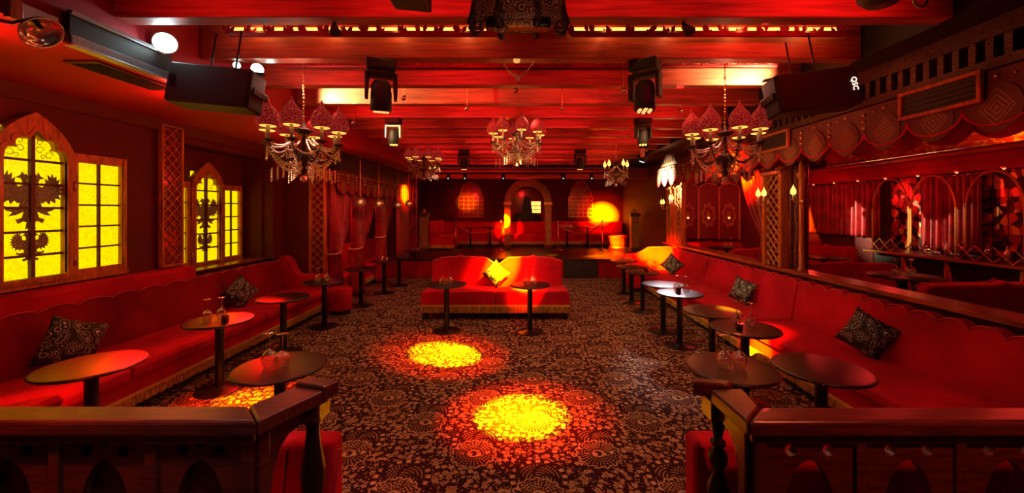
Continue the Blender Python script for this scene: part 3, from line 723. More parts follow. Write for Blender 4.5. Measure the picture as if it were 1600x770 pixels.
# ------------------------------------------------------------------ chandeliers
shade_me = None
def onion(mb, c, r, h, n=14):
    prof = [(.72,0),(.90,.06),(1.0,.2),(1.0,.33),(.88,.47),(.62,.6),(.34,.72),(.16,.84),(.06,.95),(.02,1.0)]
    return mb.lathe([(r*a, h*b) for a, b in prof], n, c)
def swag(mb, p, q, sag, r, n):
    for i in range(n+1):
        t = i/n; x, y, z = (p[j]+(q[j]-p[j])*t for j in range(3)); mb.gem((x, y, z-sag*4*t*(1-t)), r, r*1.3)
def make_chandelier(name, label, n=8, R_=.32, drop=.88, flames=False, loc=(0,0,0), rz=0, group='crystal chandeliers'):
    t = thing(name, label, 'chandelier', loc, rz, group)
    zc = -drop                                         # top of column
    m = MB(); z = 0.
    while z > zc:
        m.ball((0,0,z-.02), .011 if int(z*40)%2 else .007, 6, 4, 1.8); z -= .035
    m.build('chain', 'brass', t, smooth=True)
    MB().lathe([(.001,zc),(.015,zc),(.02,zc-.05),(.085,zc-.075),(.09,zc-.085),(.03,zc-.12),(.015,zc-.16),(.02,zc-.24),(.05,zc-.29),(.07,zc-.33),(.09,zc-.37),(.06,zc-.41),(.03,zc-.45),(.045,zc-.48),(.001,zc-.52)], 16).build('column', 'carved_dark', t, smooth=True)
    za = zc-.34
    for i in range(n):
        a = 2*PI*i/n+.2; c, s = math.cos(a), math.sin(a)
        path = [(c*(.04+(R_-.04)*u), s*(.04+(R_-.04)*u), za+.05-.11*math.sin(u*PI*.95)+.08*u*u) for u in [k/8 for k in range(9)]]
        e = path[-1]
        arm = MB().tube(path, .008, 5); arm.lathe([(.006,0),(.045,.02),(.05,.03),(.015,.03)], 12, (e[0],e[1],e[2]-.01)); arm.build('arm', 'carved_dark', t, smooth=True)
        if flames:
            MB().cyl((e[0],e[1],e[2]+.015), (e[0],e[1],e[2]+.10), .013).build('candle_tube', 'white', t, smooth=True)
            onion(MB(), (e[0],e[1],e[2]+.10), .036, .15, 10).build('flame_bulb', 'bulb', t, smooth=True)
        else:
            MB().cyl((e[0],e[1],e[2]+.015), (e[0],e[1],e[2]+.15), .016).build('candle_tube', 'white', t, smooth=True)
            onion(MB(), (e[0],e[1],e[2]+.14), .095, .26).build('lamp_shade', 'shade', t, smooth=True)
            MB().lathe([(.062,0),(.068,.002),(.072,.022),(.068,.028)], 14, (e[0],e[1],e[2]+.136)).build('shade_rim', 'rim', t, smooth=True)
        # crystals: pendant under each cup, outer swag and inner swag
        k = MB(); zz = e[2]-.02
        for j in range(7): k.gem((e[0]*1.02, e[1]*1.02, zz-.018*j), .009 if j < 6 else .016, .012 if j < 6 else .026)
        k.build('crystal_pendant', 'crystal', t)
        a2 = a+2*PI/n; e2 = (R_*math.cos(a2), R_*math.sin(a2), e[2])
        k = MB(); swag(k, (e[0],e[1],e[2]-.015), (e2[0],e2[1],e2[2]-.015), .09, .012, 14); k.build('outer_garland', 'crystal', t)
        k = MB(); swag(k, (c*.03,s*.03,zc-.10), (e[0]*.95,e[1]*.95,e[2]), .07, .013, 17); k.build('upper_strand', 'crystal', t)
        k = MB(); swag(k, (c*.08,s*.08,za-.03), (e[0]*.9,e[1]*.9,e[2]-.03), .09, .010, 13)
        swag(k, (e[0],e[1],e[2]-.02), (c*.05,s*.05,za-.10), .10, .011, 17)
        for q in range(5):
            f = .25+.16*q
            for j in range(6): k.gem((c*R_*f, s*R_*f, za-.05-.02*j-.02*q), .009, .013)
        k.build('lower_strand', 'crystal', t)
    k = MB(); k.ball((0,0,zc-.545), .032, 10, 8); k.build('crystal_ball', 'crystal', t)
    return t
ch = make_chandelier('chandelier', 'crystal chandelier with red onion shades at left before the white lit beam', loc=(-2.12,3.86,3.6))
lamp('POINT', (-2.17,3.86,3.05), (1,.45,.3), 5, size=.05)
dup(ch, (2.04,3.98,3.6), .5, 'crystal chandelier with red onion shaped shades hanging on the right beside the black loudspeaker')
lamp('POINT', (2.04,3.98,3.05), (1,.35,.2), 5, size=.05)
c3 = make_chandelier('chandelier', 'sparkling gold lit crystal chandelier in the centre before the back stage', 8, .36, .50, loc=(-.07,6.0,3.6))
lamp('POINT', (-.07,5.75,2.5), (1,.5,.1), 6, size=.05)
dup(c3, (-2.2,8.95,3.6), .3, 'small distant red chandelier above the left aisle', scale=.98)
make_chandelier('chandelier', 'small crystal chandelier with bare yellow flame bulbs on the right before the stage', 5, .26, .62, True, loc=(2.13,8.95,3.6), rz=-.1)
make_chandelier('chandelier', 'little crystal chandelier hanging inside the booth room beyond the right opening', 5, .2, .30, True, loc=(4.75,9.4,3.35), rz=.3)
# ------------------------------------------------------------------ wall sconces
def sconce(loc, rz, label, n=1):
    t = thing('candle_sconce', label, 'sconce', loc, rz, 'candle sconces')
    MB().lathe([(.001,-.004),(.02,0),(.03,.01),(.02,.02),(.001,.022)], 12, mat=Matrix.Rotation(PI/2, 4, 'Y')).build('back_plate', 'brass', t, smooth=True)
    for i in range(n):
        s = 0 if n == 1 else (-.07, .07)[i]
        m = MB().tube([(0,0,0),(.05,s*.4,-.035),(.10,s*.8,-.03),(.12,s,.02)], .006, 5); m.lathe([(.004,0),(.03,.015),(.03,.02),(.008,.02)], 10, (.12,s,.01)); m.build('arm', 'brass', t, smooth=True)
        MB().cyl((.12,s,.03),(.12,s,.095),.012).build('candle_tube','white',t, smooth=True)
        onion(MB(), (.12,s,.095), .032, .13, 10).build('flame_bulb','bulb',t, smooth=True)
    return t
# ------------------------------------------------------------------ pillars on the right opening
def lattice_post(name, label, x, y0, y1, z1, z0=1.05, mat='post'):
    t = thing(name, label, 'pillar', (x, (y0+y1)/2, z0)); h = (y1-y0)/2; H = z1-z0
    MB().box(.035,.055,-h+.04,h-.04,0,H).build('back_panel','velvet_dark',t)
    for s in (-1,1): MB().box(-.05,.06,s*h-.03,s*h+.03,0,H).build('upright',mat,t,bevel=.012,seg=3)
    lattice(MB(), lambda u,z: (-.01,u,z), -h+.03, h-.03, .02, H-.02, .13, .010).build('lattice','gold',t)
    MB().box(-.08,.09,-h-.05,h+.05,H-.12,H-.06).build('capital',mat,t,bevel=.015,seg=3)
    return t
lattice_post('lattice_pillar', 'orange wooden pillar with diagonal lattice rising from the right ledge beside the tied curtain', 3.70, 5.62, 6.0, 2.5)
lattice_post('lattice_pillar', 'distant orange lattice pillar at the far end of the right opening', 3.70, 9.1, 9.45, 2.5)
lattice_post('lattice_pillar', 'lattice pillar farthest back on the right, next to the single candle sconce', 3.70, 9.72, 9.98, 2.5)
tp = thing('turned_post', 'slim orange turned post at the right edge of the sequined curtain', 'post', (3.68, 5.22, 1.05))
MB().lathe([(.001,0),(.05,0),(.05,.05),(.032,.08),(.030,.6),(.035,.62),(.030,.64),(.030,1.22),(.045,1.25),(.055,1.29),(.035,1.33),(.03,1.42),(.001,1.48)], 16).build('shaft','post',tp,smooth=True)
sconce((3.66,5.17,1.98), PI, 'candle sconce with one yellow flame bulb on the slim turned post')
sconce((3.62,5.80,1.98), PI, 'pair of red and yellow candle lights on the lattice pillar beside the tied curtain', 2)
sconce((3.62,9.28,2.02), PI, 'two candle lights on the distant orange lattice pillar', 2)
sconce((3.62,9.86,1.93), PI, 'two candle lights at the farthest lattice pillar on the right', 2)
sconce((-2.76,12.44,3.02), -PI/2, 'two candle lights on the beam at the left of the stage opening', 2)
# ------------------------------------------------------------------ curtains
def curtain(name, label, P0, P1, zt, zb, tie=None, folds=11, depth=.065, mat='curtain', cat='curtain', thick=.008, group=None, tiew=.2):
    """hangs between plan points P0,P1; tie=(fraction 0..1, z): gathered to that fraction at height z"""
    t = thing(name, label, cat, (0,0,0), 0, group)
    P0 = Vector((P0[0],P0[1],0)); P1 = Vector((P1[0],P1[1],0)); d = P1-P0; L = d.length; d.normalize(); nv = Vector((-d.y,d.x,0))
    NU = folds*8; NV = 26; vs = []; fs = []
    for j in range(NV+1):
        v = j/NV; z = zt+(zb-zt)*v
        for i in range(NU+1):
            u = i/NU
            uu = u; wv = depth
            if tie:
                f, zt_ = tie
                if z >= zt_: g = ((zt-z)/(zt-zt_)); g = g**1.6*(1-.0); k = 1-(1-tiew)*g
                else: k = tiew+(.45*tiew)*min(1, (zt_-z)/.5)
                uu = f+(u-f)*k
                wv = depth*(.6+.8*(1-k))
            ph = u*folds*2*PI
            off = wv*math.sin(ph+.5*math.sin(v*3))+.3*wv*math.sin(ph*.5+1.3)
            p = P0+d*(uu*L)+nv*off; vs.append((p.x,p.y,z))
    for j in range(NV):
        for i in range(NU): a = j*(NU+1)+i; fs.append((a,a+1,a+NU+2,a+NU+1))
    o = MB().poly(vs, fs).build('drape', mat, t, smooth=True)
    s = o.modifiers.new('thick','SOLIDIFY'); s.thickness = thick
    if tie:
        c = P0+d*(tie[0]*L); 
        m = MB(); w_ = L*tiew/2+.03
        m.tube([tuple(c+d*(w_*math.cos(a))+nv*((depth*1.6+.03)*math.sin(a))+Vector((0,0,tie[1]+.02*math.cos(a)))) for a in [2*PI*k/20 for k in range(21)]], .012, 6)
        m.build('tieback_cord', 'gimp', t, smooth=True)
    MB().cyl((P0.x,P0.y,zt+.0), (P1.x,P1.y,zt+.0), .014).build('curtain_rod','brass',t, smooth=True)
    return t
curtain('tied_curtain', 'dark red curtain tied back beside the lattice post, nearest of the left niche curtains', (-3.62,7.6), (-3.62,8.48), 2.42, .02, (.05,1.05), 11, group='tied curtains of the left niches')
curtain('tied_curtain', 'red curtain sweeping down to a gathered knot between the first and second niche tables', (-3.62,8.55), (-3.62,9.85), 2.42, .02, (.08,1.05), 11, group='tied curtains of the left niches')
curtain('tied_curtain', 'bright red curtain gathered before the far niche on the left', (-3.62,9.95), (-3.62,11.2), 2.42, .02, (.18,1.2), 14, group='tied curtains of the left niches')
curtain('stage_curtain', 'long amber lit red curtain at the far left beside the stage', (-3.55,11.4), (-3.5,12.15), 2.95, .02, None, 9, .05)
curtain('stage_curtain', 'straight dark red curtain left of the stage opening', (-3.9,12.32), (-3.25,12.32), 2.85, .6, None, 7, .045)
curtain('tied_curtain', 'red curtain tied back on the left side of the lattice pillar in the right opening', (3.83,6.02), (3.83,6.95), 2.52, 1.06, (.06,1.45), 9, .04)
curtain('sequin_curtain', 'dark curtain sparkling with sequins bunched between the pillar and the turned post', (3.80,5.27), (3.80,5.60), 2.52, 1.06, None, 5, .045, 'curtain_dark')
curtain('booth_curtain', 'striped dark red pleated curtain on the far wall of the booth room', (7.32,8.05), (7.32,10.25), 2.47, 1.3, None, 16, .05)
# ------------------------------------------------------------------ lattice post on the left & pilasters
lp = thing('lattice_post', 'narrow post with orange edge and gilt lattice where the left bench ends', 'pillar', (-3.82, 7.42, 0))
MB().box(-.14,.14,.03,.09,0,2.98).build('back_panel','velvet_dark',lp)
MB().box(-.15,-.10,-.03,.06,0,2.98).box(.115,.15,-.03,.06,0,2.98).build('upright','post',lp,bevel=.008)
lattice(MB(), lambda u,z: (u,-.01,z), -.10, .12, .03, 2.95, .15, .008).build('lattice','gold',lp)
# ------------------------------------------------------------------ valances
def valance(name, label, axis, x, y0, y1, zt, zn, zb, pitch, face, group=None, mat='valance', medal=True, studs=True, thick=.03):
    """runs along y at x = const (face = +1/-1 direction it faces in x); scallops hang to zb, notches at zn"""
    t = thing(name, label, 'valance', (x, (y0+y1)/2, zt), 0, group); n_ = round((y1-y0)/pitch); pitch = (y1-y0)/n_
    MB().box(-.012,.012,-(y1-y0)/2,(y1-y0)/2,zn-zt+.02,0).build('band', mat, t)
    for i in range(n_):
        yc = -(y1-y0)/2+(i+.5)*pitch; r = pitch/2; pts = []
        for k in range(13):
            a = PI+PI*k/12; pts.append((yc+r*math.cos(a), (zn-zt)+(zn-zb)*math.sin(a)*(1.0)))
        pts = [(yc-r, zn-zt+.03)]+pts+[(yc+r, zn-zt+.03)]
        s = MB().prism(pts, 'x', -thick*.5, thick*.5).build('scallop', mat, t, bevel=.004)
        MB().tube([(face*thick*.5, p, q) for p, q in pts[1:-1]], .011, 5).build('scallop_trim', 'velvet', s)
        if medal:
            H = (zt-zb); cz = (zn+zb)/2-zt+.05*H/.4
            dm = MB().prism([(pitch*.36*math.cos(2*PI*k/20), pitch*.40*math.sin(2*PI*k/20)) for k in range(20)], 'x', -.003, .003).build('medallion', 'medal', s)
            dm.location = (face*(thick*.5+.003), yc, cz)
        if studs:
            sm = MB()
            for q in range(3): sm.ball((face*.02, yc-r, -.07-q*.065), .020, 8, 4)
            sm.ball((face*.02, yc, -.05), .018, 8, 4); sm.ball((face*.02, yc-r*.5, -.06), .010, 6, 4); sm.ball((face*.02, yc+r*.5, -.06), .010, 6, 4)
            sm.build('stud_cluster', 'brass', t, smooth=True)
    return t
valance('scalloped_valance', 'long brocade valance with medallion scallops above the right opening', 'y', 3.42, 1.3, 10.1, 2.88, 2.63, 2.485, .44, -1)
valance('scalloped_valance', 'plain red inner row of scallops hanging behind the medallion valance on the right', 'y', 3.94, 1.3, 9.9, 2.86, 2.62, 2.47, .44, -1, mat='velvet', medal=False, studs=False)
valance('scalloped_valance', 'studded brocade valance above the tied curtains of the left niches', 'y', -3.48, 7.5, 11.25, 2.62, 2.36, 2.20, .44, 1)
struct('trim_25', MB().box(-4.6, -3.465, 7.55, 12.4, 2.62, 3.0), 'black')
# framed vents over the right valance
def vent(y0, y1, label):
    t = thing('framed_vent', label, 'vent', (3.372, (y0+y1)/2, 2.68), 0, 'framed vents'); h = (y1-y0)/2
    MB().box(0,.02,-h,h,0,.20).build('dark_opening','black',t)
    MB().box(-.02,.01,-h-.02,h+.02,-.02,.01).box(-.02,.01,-h-.02,h+.02,.19,.22).box(-.02,.01,-h-.02,-h+.01,.01,.19).box(-.02,.01,h-.01,h+.02,.01,.19).build('frame','post',t,bevel=.004)
    m = MB()
    for k in range(4): m.box(-.006,.0,-h+.02,h-.02,.035+k*.04,.042+k*.04)
    m.build('louvre','blackmetal',t)
vent(2.92, 3.52, 'large orange framed black vent over the nearest scallops on the right')
vent(5.02, 5.58, 'smaller orange framed black vent above the sequined curtain')
# ------------------------------------------------------------------ loudspeakers hung from the beams
def loudspeaker(loc, roll, yaw, label, wdt=.66, logo=1):
    t = thing('loudspeaker', label, 'loudspeaker', loc); t.rotation_euler = (R(-6), roll, yaw)
    MB().prism([(-wdt/2,-.165),(wdt/2,-.165),(wdt/2,.165),(-wdt/2,.165)], 'y', 0, .22).build('cabinet','black',t,bevel=.02,seg=3)
    MB().box(-wdt/2+.015,wdt/2-.015,-.012,.0,-.15,.15).build('grille','grille',t,bevel=.005)
    me = text_mesh('QSC', .058); mw = Matrix.Translation((logo*(wdt/2-.055),-.016,0)) @ Matrix.Rotation(PI/2,4,'X') @ Matrix.Rotation(-PI/2,4,'Z')
    mesh_obj('logo', me, 'logo' if logo > 0 else 'blackmetal', t, mw)
    MB().box(-wdt/2-.012,-wdt/2-.002,.05,.25,-.03,.03).box(wdt/2+.002,wdt/2+.012,.05,.25,-.03,.03).box(-wdt/2-.012,wdt/2+.012,.12,.17,.175,.19).build('yoke','blackmetal',t,bevel=.002)
    MB().cyl((-.1,.14,.18),(-.1,.14,.50),.008).cyl((.1,.14,.18),(.1,.14,.55),.008).build('hanging_rod','blackmetal',t)
    return t
loudspeaker((-2.53,3.2,2.885), R(4.5), R(4), 'black loudspeaker hung on its side at the upper left under the white lamps', .64, -1)
loudspeaker((2.47,3.3,2.88), R(-6.5), R(-4), 'black loudspeaker with small lit logo hung on its side at the upper right', .66, 1)
# ------------------------------------------------------------------ moving head lights
def moving_head(loc, rz, tilt, label, s=1., led='bulb_dim', mat='black'):
    t = thing('moving_head_light', label, 'stage light', loc, rz, 'moving head stage lights'); t.scale = (s,)*3
    MB().box(-.13,.13,-.10,.10,-.10,0).build('base','black',t,bevel=.015)
    MB().cyl((0,0,0),(0,0,.10/s),.02).box(-.10,-.06,-.015,.015,0,.10/s).build('clamp','blackmetal',t)
    MB().prism([(-.145,-.12),(.145,-.12),(.145,-.36),(.115,-.36),(.105,-.16),(-.105,-.16),(-.115,-.36),(-.145,-.36)], 'y', -.06, .06).build('yoke',mat,t,bevel=.012)
    q = Matrix.Translation((0,0,-.32)) @ Matrix.Rotation(tilt,4,'X')
    MB().lathe([(.001,.13),(.06,.13),(.085,.09),(.095,.0),(.098,-.14),(.085,-.15)],20,mat=q).build('head','black',t,smooth=True)
    m = MB()
    for k in range(7):
        a = 2*PI*k/6; r = 0 if k == 6 else .055; p = q @ Vector((r*math.cos(a), r*math.sin(a), -.15)); m.ball(tuple(p), .018, 8, 4)
    MB().lathe([(.001,-.142),(.088,-.142)],20,mat=q).build('lens_plate','black',t)
    m.build('led',led,t,smooth=True)
    return t
moving_head((-1.32,3.73,3.27), R(20), R(12), 'big black moving head stage light hanging left of centre, nearest on the left')
moving_head((1.16,3.73,3.27), R(-35), R(-4), 'big black moving head stage light leaning right of centre, nearest on the right')
moving_head((-1.96,6.08,3.27), R(0), R(2), 'pale blue sided moving head stage light left of centre in the second row', .85, 'bulb', 'silver')
moving_head((1.86,6.08,3.27), R(15), R(0), 'small dark moving head stage light in the second row on the right', .85, 'bulb')
moving_head((-1.34,9.22,3.27), R(0), R(10), 'far dark moving head stage light left of the middle chandelier', .95)
moving_head((1.36,9.22,3.27), R(0), R(10), 'far dark moving head stage light right of the middle chandelier', .95)
moving_head((2.60,8.44,3.27), R(60), R(20), 'cold white stage light on the right near the yellow flame chandelier', .8, 'led_cold', 'silver')
# small pin spots along the beams
for i, (px, py, lab) in enumerate([(632,152,'tiny pin spot beside the big left moving head'),(730,168,'tiny pin spot left of the centre line below the third beam'),(806,140,'tiny pin spot on the centre line under the hanging swag'),
     (878,168,'tiny pin spot just right of the centre line'),(974,140,'tiny pin spot left of the leaning moving head'),(1063,172,'tiny pin spot near the top of the right chandelier'),(553,190,'tiny pin spot right of the left chandelier')]):
    Y_ = BEAM_Y[2+i%3]+.25; Y_ = .0+ (3.20-CZ)*F/(CY-py)
    x, y, z = at(px, py, Y_)
    t = thing('pin_spot', lab, 'spotlight', (x, y, 3.2), 0, 'small pin spots')
    MB().cyl((0,0,0),(0,-.05,-.03),.026).build('housing','chrome',t,smooth=True); MB().cyl((0,0,0),(0,.01,.40 if True else 0),.005).build('stem','brass',t)
# hanging bead swag in the centre
sw = MB(); A = at(786,97,3.75); B = at(833,97,3.75); swag(sw, A, B, .13, .012, 22); sw.gem((A[0]/2+B[0]/2, 3.75, A[2]-.15), .02, .04)
sw.cyl(A,(A[0],A[1],3.6),.006,n=5).cyl(B,(B[0],B[1],3.6),.006,n=5)
tag(sw.build('bead_swag','crystal'), 'V shaped strand of beads hanging between two beams in the centre', 'bead strand')
# leafy garlands on the beams
def garland(y, x0, x1, z, label, gap=None, s=1.):
    m = MB(); x = x0
    while x < x1:
        for q in range(5):
            a = random.uniform(-.9,.9); r = random.uniform(.05,.085)*s; cx_ = x+random.uniform(-.03,.03); 
            p = Vector((cx_, y+random.uniform(-.03,.03), z+random.uniform(-.02,.01)))
            tip = p+Vector((math.sin(a)*r, random.uniform(-.02,.02), math.cos(a)*r*1.0+.02)); w_ = Vector((math.cos(a)*.022*s,0,-math.sin(a)*.022*s)); f = Vector((0,.008,0)); mid = (p+tip)/2
            m.poly([tuple(p),tuple(mid+w_),tuple(tip),tuple(mid-w_),tuple(mid+f),tuple(mid-f)], [(0,1,4),(1,2,4),(2,3,4),(3,0,4),(1,0,5),(2,1,5),(3,2,5),(0,3,5)])
        x += .17*s
    m.tube([(x0,y,z),(x1,y,z)], .028*s, 6)
    return tag(m.build('leaf_garland','curtain'), label, 'garland')
garland(3.54, -2.6, -.15, 3.44, 'dark leafy garland before the orange rope light, left half of the nearest beam gap')
garland(3.54, .45, 2.85, 3.44, 'dark leafy garland before the orange rope light, right half of the nearest beam gap')
garland(4.36, -2.6, 2.8, 3.45, 'thin dim garland along the second beam gap', s=.6)
for a, b, lab in ((-2.7,-.2,'glowing orange rope light behind the left garland'),(.45,2.9,'glowing orange rope light behind the right garland')):
    tag(MB().tube([(a+(b-a)*k/12, 3.62, 3.515) for k in range(13)], .018, 6).build('rope_light','rope'), lab, 'rope light')
    for k in range(4): lamp('POINT', (a+(b-a)*(k+.5)/4, 3.55, 3.53), (1,.35,.1), 1.2, size=.02)
# small clip lamps on the first beam
for px, lab in ((532,'small dark clip lamp on the nearest beam at the left'),(1060,'small dark clip lamp on the nearest beam at the right')):
    x, y, z = at(px, 40, 3.05)
    t = thing('clip_lamp', lab, 'spotlight', (x, 2.95, 3.27), 0, 'clip lamps on the nearest beam')
    MB().cyl((0,0,.0),(0,.02,-.05),.012).build('clip','blackmetal',t); MB().cyl((0,0,-.03),(.03,-.05,-.10),.02,.04,14).build('housing','black',t,smooth=True)
# ------------------------------------------------------------------ upper left: air unit, work lamps, end board
ac = thing('ceiling_air_unit', 'black air unit with pale flange and slatted lower edge at the upper left', 'air unit', (-2.95, 2.95, 2.94))
MB().box(-.03,.02,-.38,.38,.02,.22).build('body','black',ac,bevel=.004)
MB().box(-.02,.035,-.38,.30,.205,.225).prism([(.03,.20),(.045,.225),(.0,.235)],'y',-.38,.30).build('top_flange','silver',ac)
m = MB()
for k in range(5): m.box(.022,.030,-.37,.37,.018+.012*k,.023+.012*k)
m.build('slat','silver',ac)
MB().box(-.03,.04,-.37,.375,.0,.012).build('lower_flange','silver',ac,bevel=.002)
eb = thing('end_board', 'short cream and orange board beside the black air unit', 'board', (-2.96,2.44,3.04))
MB().box(-.02,.02,-.10,.08,-.05,.05).build('cream_panel','white',eb,bevel=.003)
MB().box(-.02,.022,-.16,-.10,-.06,.06).build('orange_edge','post',eb,bevel=.003)
dl = thing('dome_reflector', 'tilted silver dome reflector lamp in the top left corner', 'lamp', at(64,50,2.28))
MB().lathe([(.001,.05),(.05,.045),(.085,.02),(.10,-.01),(.095,-.01),(.08,.012),(.045,.035),(.001,.04)], 24, mat=Matrix.Rotation(R(-50),4,'Y')).build('dome','chrome',dl,smooth=True)
MB().tube([(0,0,.03),(-.06,0,.07),(-.16,0,.05),(-.25,.0,.07)], .012, 6).build('arm','blackmetal',dl,smooth=True)
gr = thing('ceiling_grille', 'dark brown slatted grille let into the left red ceiling', 'grille', (-3.33,3.35,2.985))
MB().box(-.13,.13,-.36,.36,.0,.015).build('frame','rail',gr,bevel=.004); m = MB()
for k in range(9): m.box(-.10+.024*k,-.092+.024*k,-.32,.32,-.006,.002)
m.build('slat','black',gr)
def worklamp(loc, tgt, r, mat, label):
    t = thing('work_lamp', label, 'lamp', loc); d = Vector(tgt)-Vector(loc); t.rotation_euler = d.to_track_quat('-Z','Y').to_euler()
    MB().lathe([(.001,.09),(r*.6,.09),(r*.8,.04),(r*1.1,0),(r*1.12,-.012),(r,-.012)],20).build('housing','silver',t,smooth=True)
    MB().lathe([(.001,-.022),(r*.6,-.018),(r,-.008)],20).build('lamp_face',mat,t,smooth=True)
worklamp(at(258,67,3.2), (0,0,1.9), .075, 'lampwhite', 'blinding white round work lamp at the upper left')
worklamp(at(402,108,3.75), (0,0,1.9), .05, 'lampgreen', 'greenish white work lamp at the right end of the left loudspeaker')
worklamp(at(370,102,3.75), (0,0,1.9), .03, 'lampgreen', 'smaller greenish lamp glowing just above the left loudspeaker')
# carved drum lantern overhead, dark basket lantern, black device
dr = thing('carved_drum_lantern', 'ornate carved leather drum lantern with scroll feet hanging at the top centre', 'lantern', (-.02, 2.42, 3.0)); dr.scale = (1.05, .34, 1)
MB().lathe([(.001,.0),(.24,.0),(.27,.03),(.30,.20),(.31,.34),(.001,.34)],8,mat=Matrix.Rotation(PI/8,4,'Z')).build('drum','leather',dr,bevel=.01)
MB().lathe([(.15,-.02),(.19,-.03),(.20,-.01),(.19,.01)],24,closed=True).build('lower_ring','carved',dr,smooth=True)
for i in range(8):
    a = PI/8+2*PI*i/8; c, s = math.cos(a), math.sin(a)
    pth = [(c*(.24+.05*k/6), s*(.24+.05*k/6), .28-.28*k/6) for k in range(6)]+[(c*(.27+.035*math.cos(q)), s*(.27+.035*math.cos(q)), .01+.035*math.sin(q)-.02) for q in [0,-.8,-1.6,-2.4,-3.2,-4.0]]
    MB().tube(pth, [.02]*6+[.018,.016,.014,.012,.010,.008], 7).build('scroll_bracket','carved_dark',dr,smooth=True)
for s in (-1,1): MB().cyl((s*.14-.04,-.22,-.02),(s*.14+.04,-.22,-.02),.032).build('roller','blackmetal',dr,smooth=True,bevel=.006)
MB().lathe([(.001,-.085),(.03,-.075),(.045,-.05),(.038,-.03),(.02,-.01),(.001,0)],12,c=(-.10,-.18,.0)).build('pendant','carved',dr,smooth=True)
MB().cyl((0,0,.34),(0,0,.60),.012).build('hanging_rod','blackmetal',dr)
bk = thing('woven_lantern', 'dark woven lantern with a ring at the top right', 'lantern', (2.00,2.2,3.00))
MB().lathe([(.001,0),(.07,.01),(.11,.05),(.12,.14),(.10,.26),(.04,.32),(.001,.33)],18).build('body','basket',bk,smooth=True)
MB().tube([(.15+.035*math.cos(a),-.06,.0+.035*math.sin(a)) for a in [2*PI*k/16 for k in range(17)]],.008,6).build('ring','brass',bk,smooth=True)
MB().cyl((.08,-.02,.04),(.15,-.06,.035),.01).build('bracket','blackmetal',bk); MB().cyl((0,0,.32),(0,0,.6),.01).build('hanging_rod','blackmetal',bk)
bd = thing('flat_projector', 'flat black device fixed under the nearest beam at the top', 'projector', (-.63,2.20,3.03))
MB().prism([(-.12,.10),(-.10,.0),(.11,-.02),(.11,.10)],'y',-.1,.1).build('body','black',bd,bevel=.008); m = MB()
for k in range(6): m.box(-.10,.10,-.104,-.10,.01+.013*k,.015+.013*k)
m.build('louvre','blackmetal',bd); MB().cyl((0,0,.1),(0,0,.245),.015).build('mount','blackmetal',bd)
# ------------------------------------------------------------------ stage and its back room
struct('trim_30', MB().box(-3.95, 3.95, 10.9, YB, 0, .50), 'velvet_dark')
struct('trim_31', MB().box(-3.95, 3.95, 10.82, YB, .50, .53), 'lacquer', bevel=.006)
sp_ = thing('stage_door_panel', 'black panel with a small bright handle in the front of the stage', 'panel', (1.65,10.88,0.02))
MB().box(-.50,.45,-.02,.02,0,.46).build('panel','black',sp_,bevel=.004); MB().box(-.11,-.09,-.03,-.02,.20,.28).build('handle','chrome',sp_)
def back_bench():
    t = thing('stage_bench', 'long red bench with gold fringe along the back wall of the stage', 'bench')
    MB().box(-3.9,3.9,14.62,15.6,.68,.97).build('seat','velvet',t,bevel=.03,seg=3)
    MB().box(-3.9,3.9,15.3,15.62,.97,1.42).build('backrest','velvet',t,bevel=.03,seg=3)
    fringe(MB(),(-3.9,14.61,0),(3.9,14.61,0),.60,.72,(0,-1,0),.03).build('fringe','fringe',t)
    MB().box(-3.8,3.8,14.7,15.5,.53,.68).build('base','black',t)
back_bench()
def side_bench(x0, x1, lab):
    t = thing('stage_side_bench', lab, 'bench')
    MB().box(x0,x1,13.3,14.55,.62,.98).build('seat','velvet',t,bevel=.03,seg=3)
    fringe(MB(),(x0,13.29,0),(x1,13.29,0),.58,.70,(0,-1,0),.03).build('fringe','fringe',t)
    a = x0 if x0 < 0 else x1-.25
    MB().box(a,a+.25,13.3,14.55,.98,1.5).build('backrest','velvet',t,bevel=.04,seg=3)
    MB().box(x0+.05,x1-.05,13.4,14.5,.53,.62).build('base','black',t)
side_bench(-3.1, -2.25, 'short red bench with gold fringe at the left side of the stage')
pz = thing('round_tub_seat', 'round yellow lit tub seat at the right side of the stage', 'seat', (3.25,13.4,.53))
MB().lathe([(.001,.0),(.28,.0),(.26,.2),(.30,.40),(.34,.44),(.30,.48),(.001,.48)],28).build('seat','velvet',pz,smooth=True)
fr = MB()
for k in range(60):
    a = 2*PI*k/60; a2 = a+.08; fr.poly([(.30*math.cos(a),.30*math.sin(a),.12),(.30*math.cos(a2),.30*math.sin(a2),.12),(.315*math.cos(a2),.315*math.sin(a2),.0),(.315*math.cos(a),.315*math.sin(a),.0)],[(0,1,2,3)])
fr.build('fringe','fringe',pz)
# small tables on the stage
st0 = None
for px, lab in ((735,'leftmost thin table on the stage'),(766,'second thin table on the stage, right behind the left rope'),(886,'thin table on the stage behind the left end of the right rope'),(918,'rightmost thin table on the stage')):
    x, y, z = at(px, 390, 14.1)
    if st0 is None:
        st0 = thing('stage_table', lab, 'table', (x,y,.53), 0, 'thin tables on the stage')
        MB().box(-.35,.35,-.22,.22,.70,.73).build('tabletop','lacquer',st0,bevel=.006); MB().cyl((0,0,.02),(0,0,.70),.035).build('pedestal','blackmetal',st0,smooth=True)
        MB().lathe([(.001,0),(.2,0),(.2,.01),(.05,.03),(.001,.03)],20).build('base_plate','blackmetal',st0)
    else: dup(st0, (x,y,.53), 0, lab)
for k in range(4): glass(at(880+k*4.2,350,14.1)[0], 14.05+.05*(k%2), 1.2605, ('first','second','third','fourth')[k]+' from the left of the glasses on the stage table behind the right rope', .9)
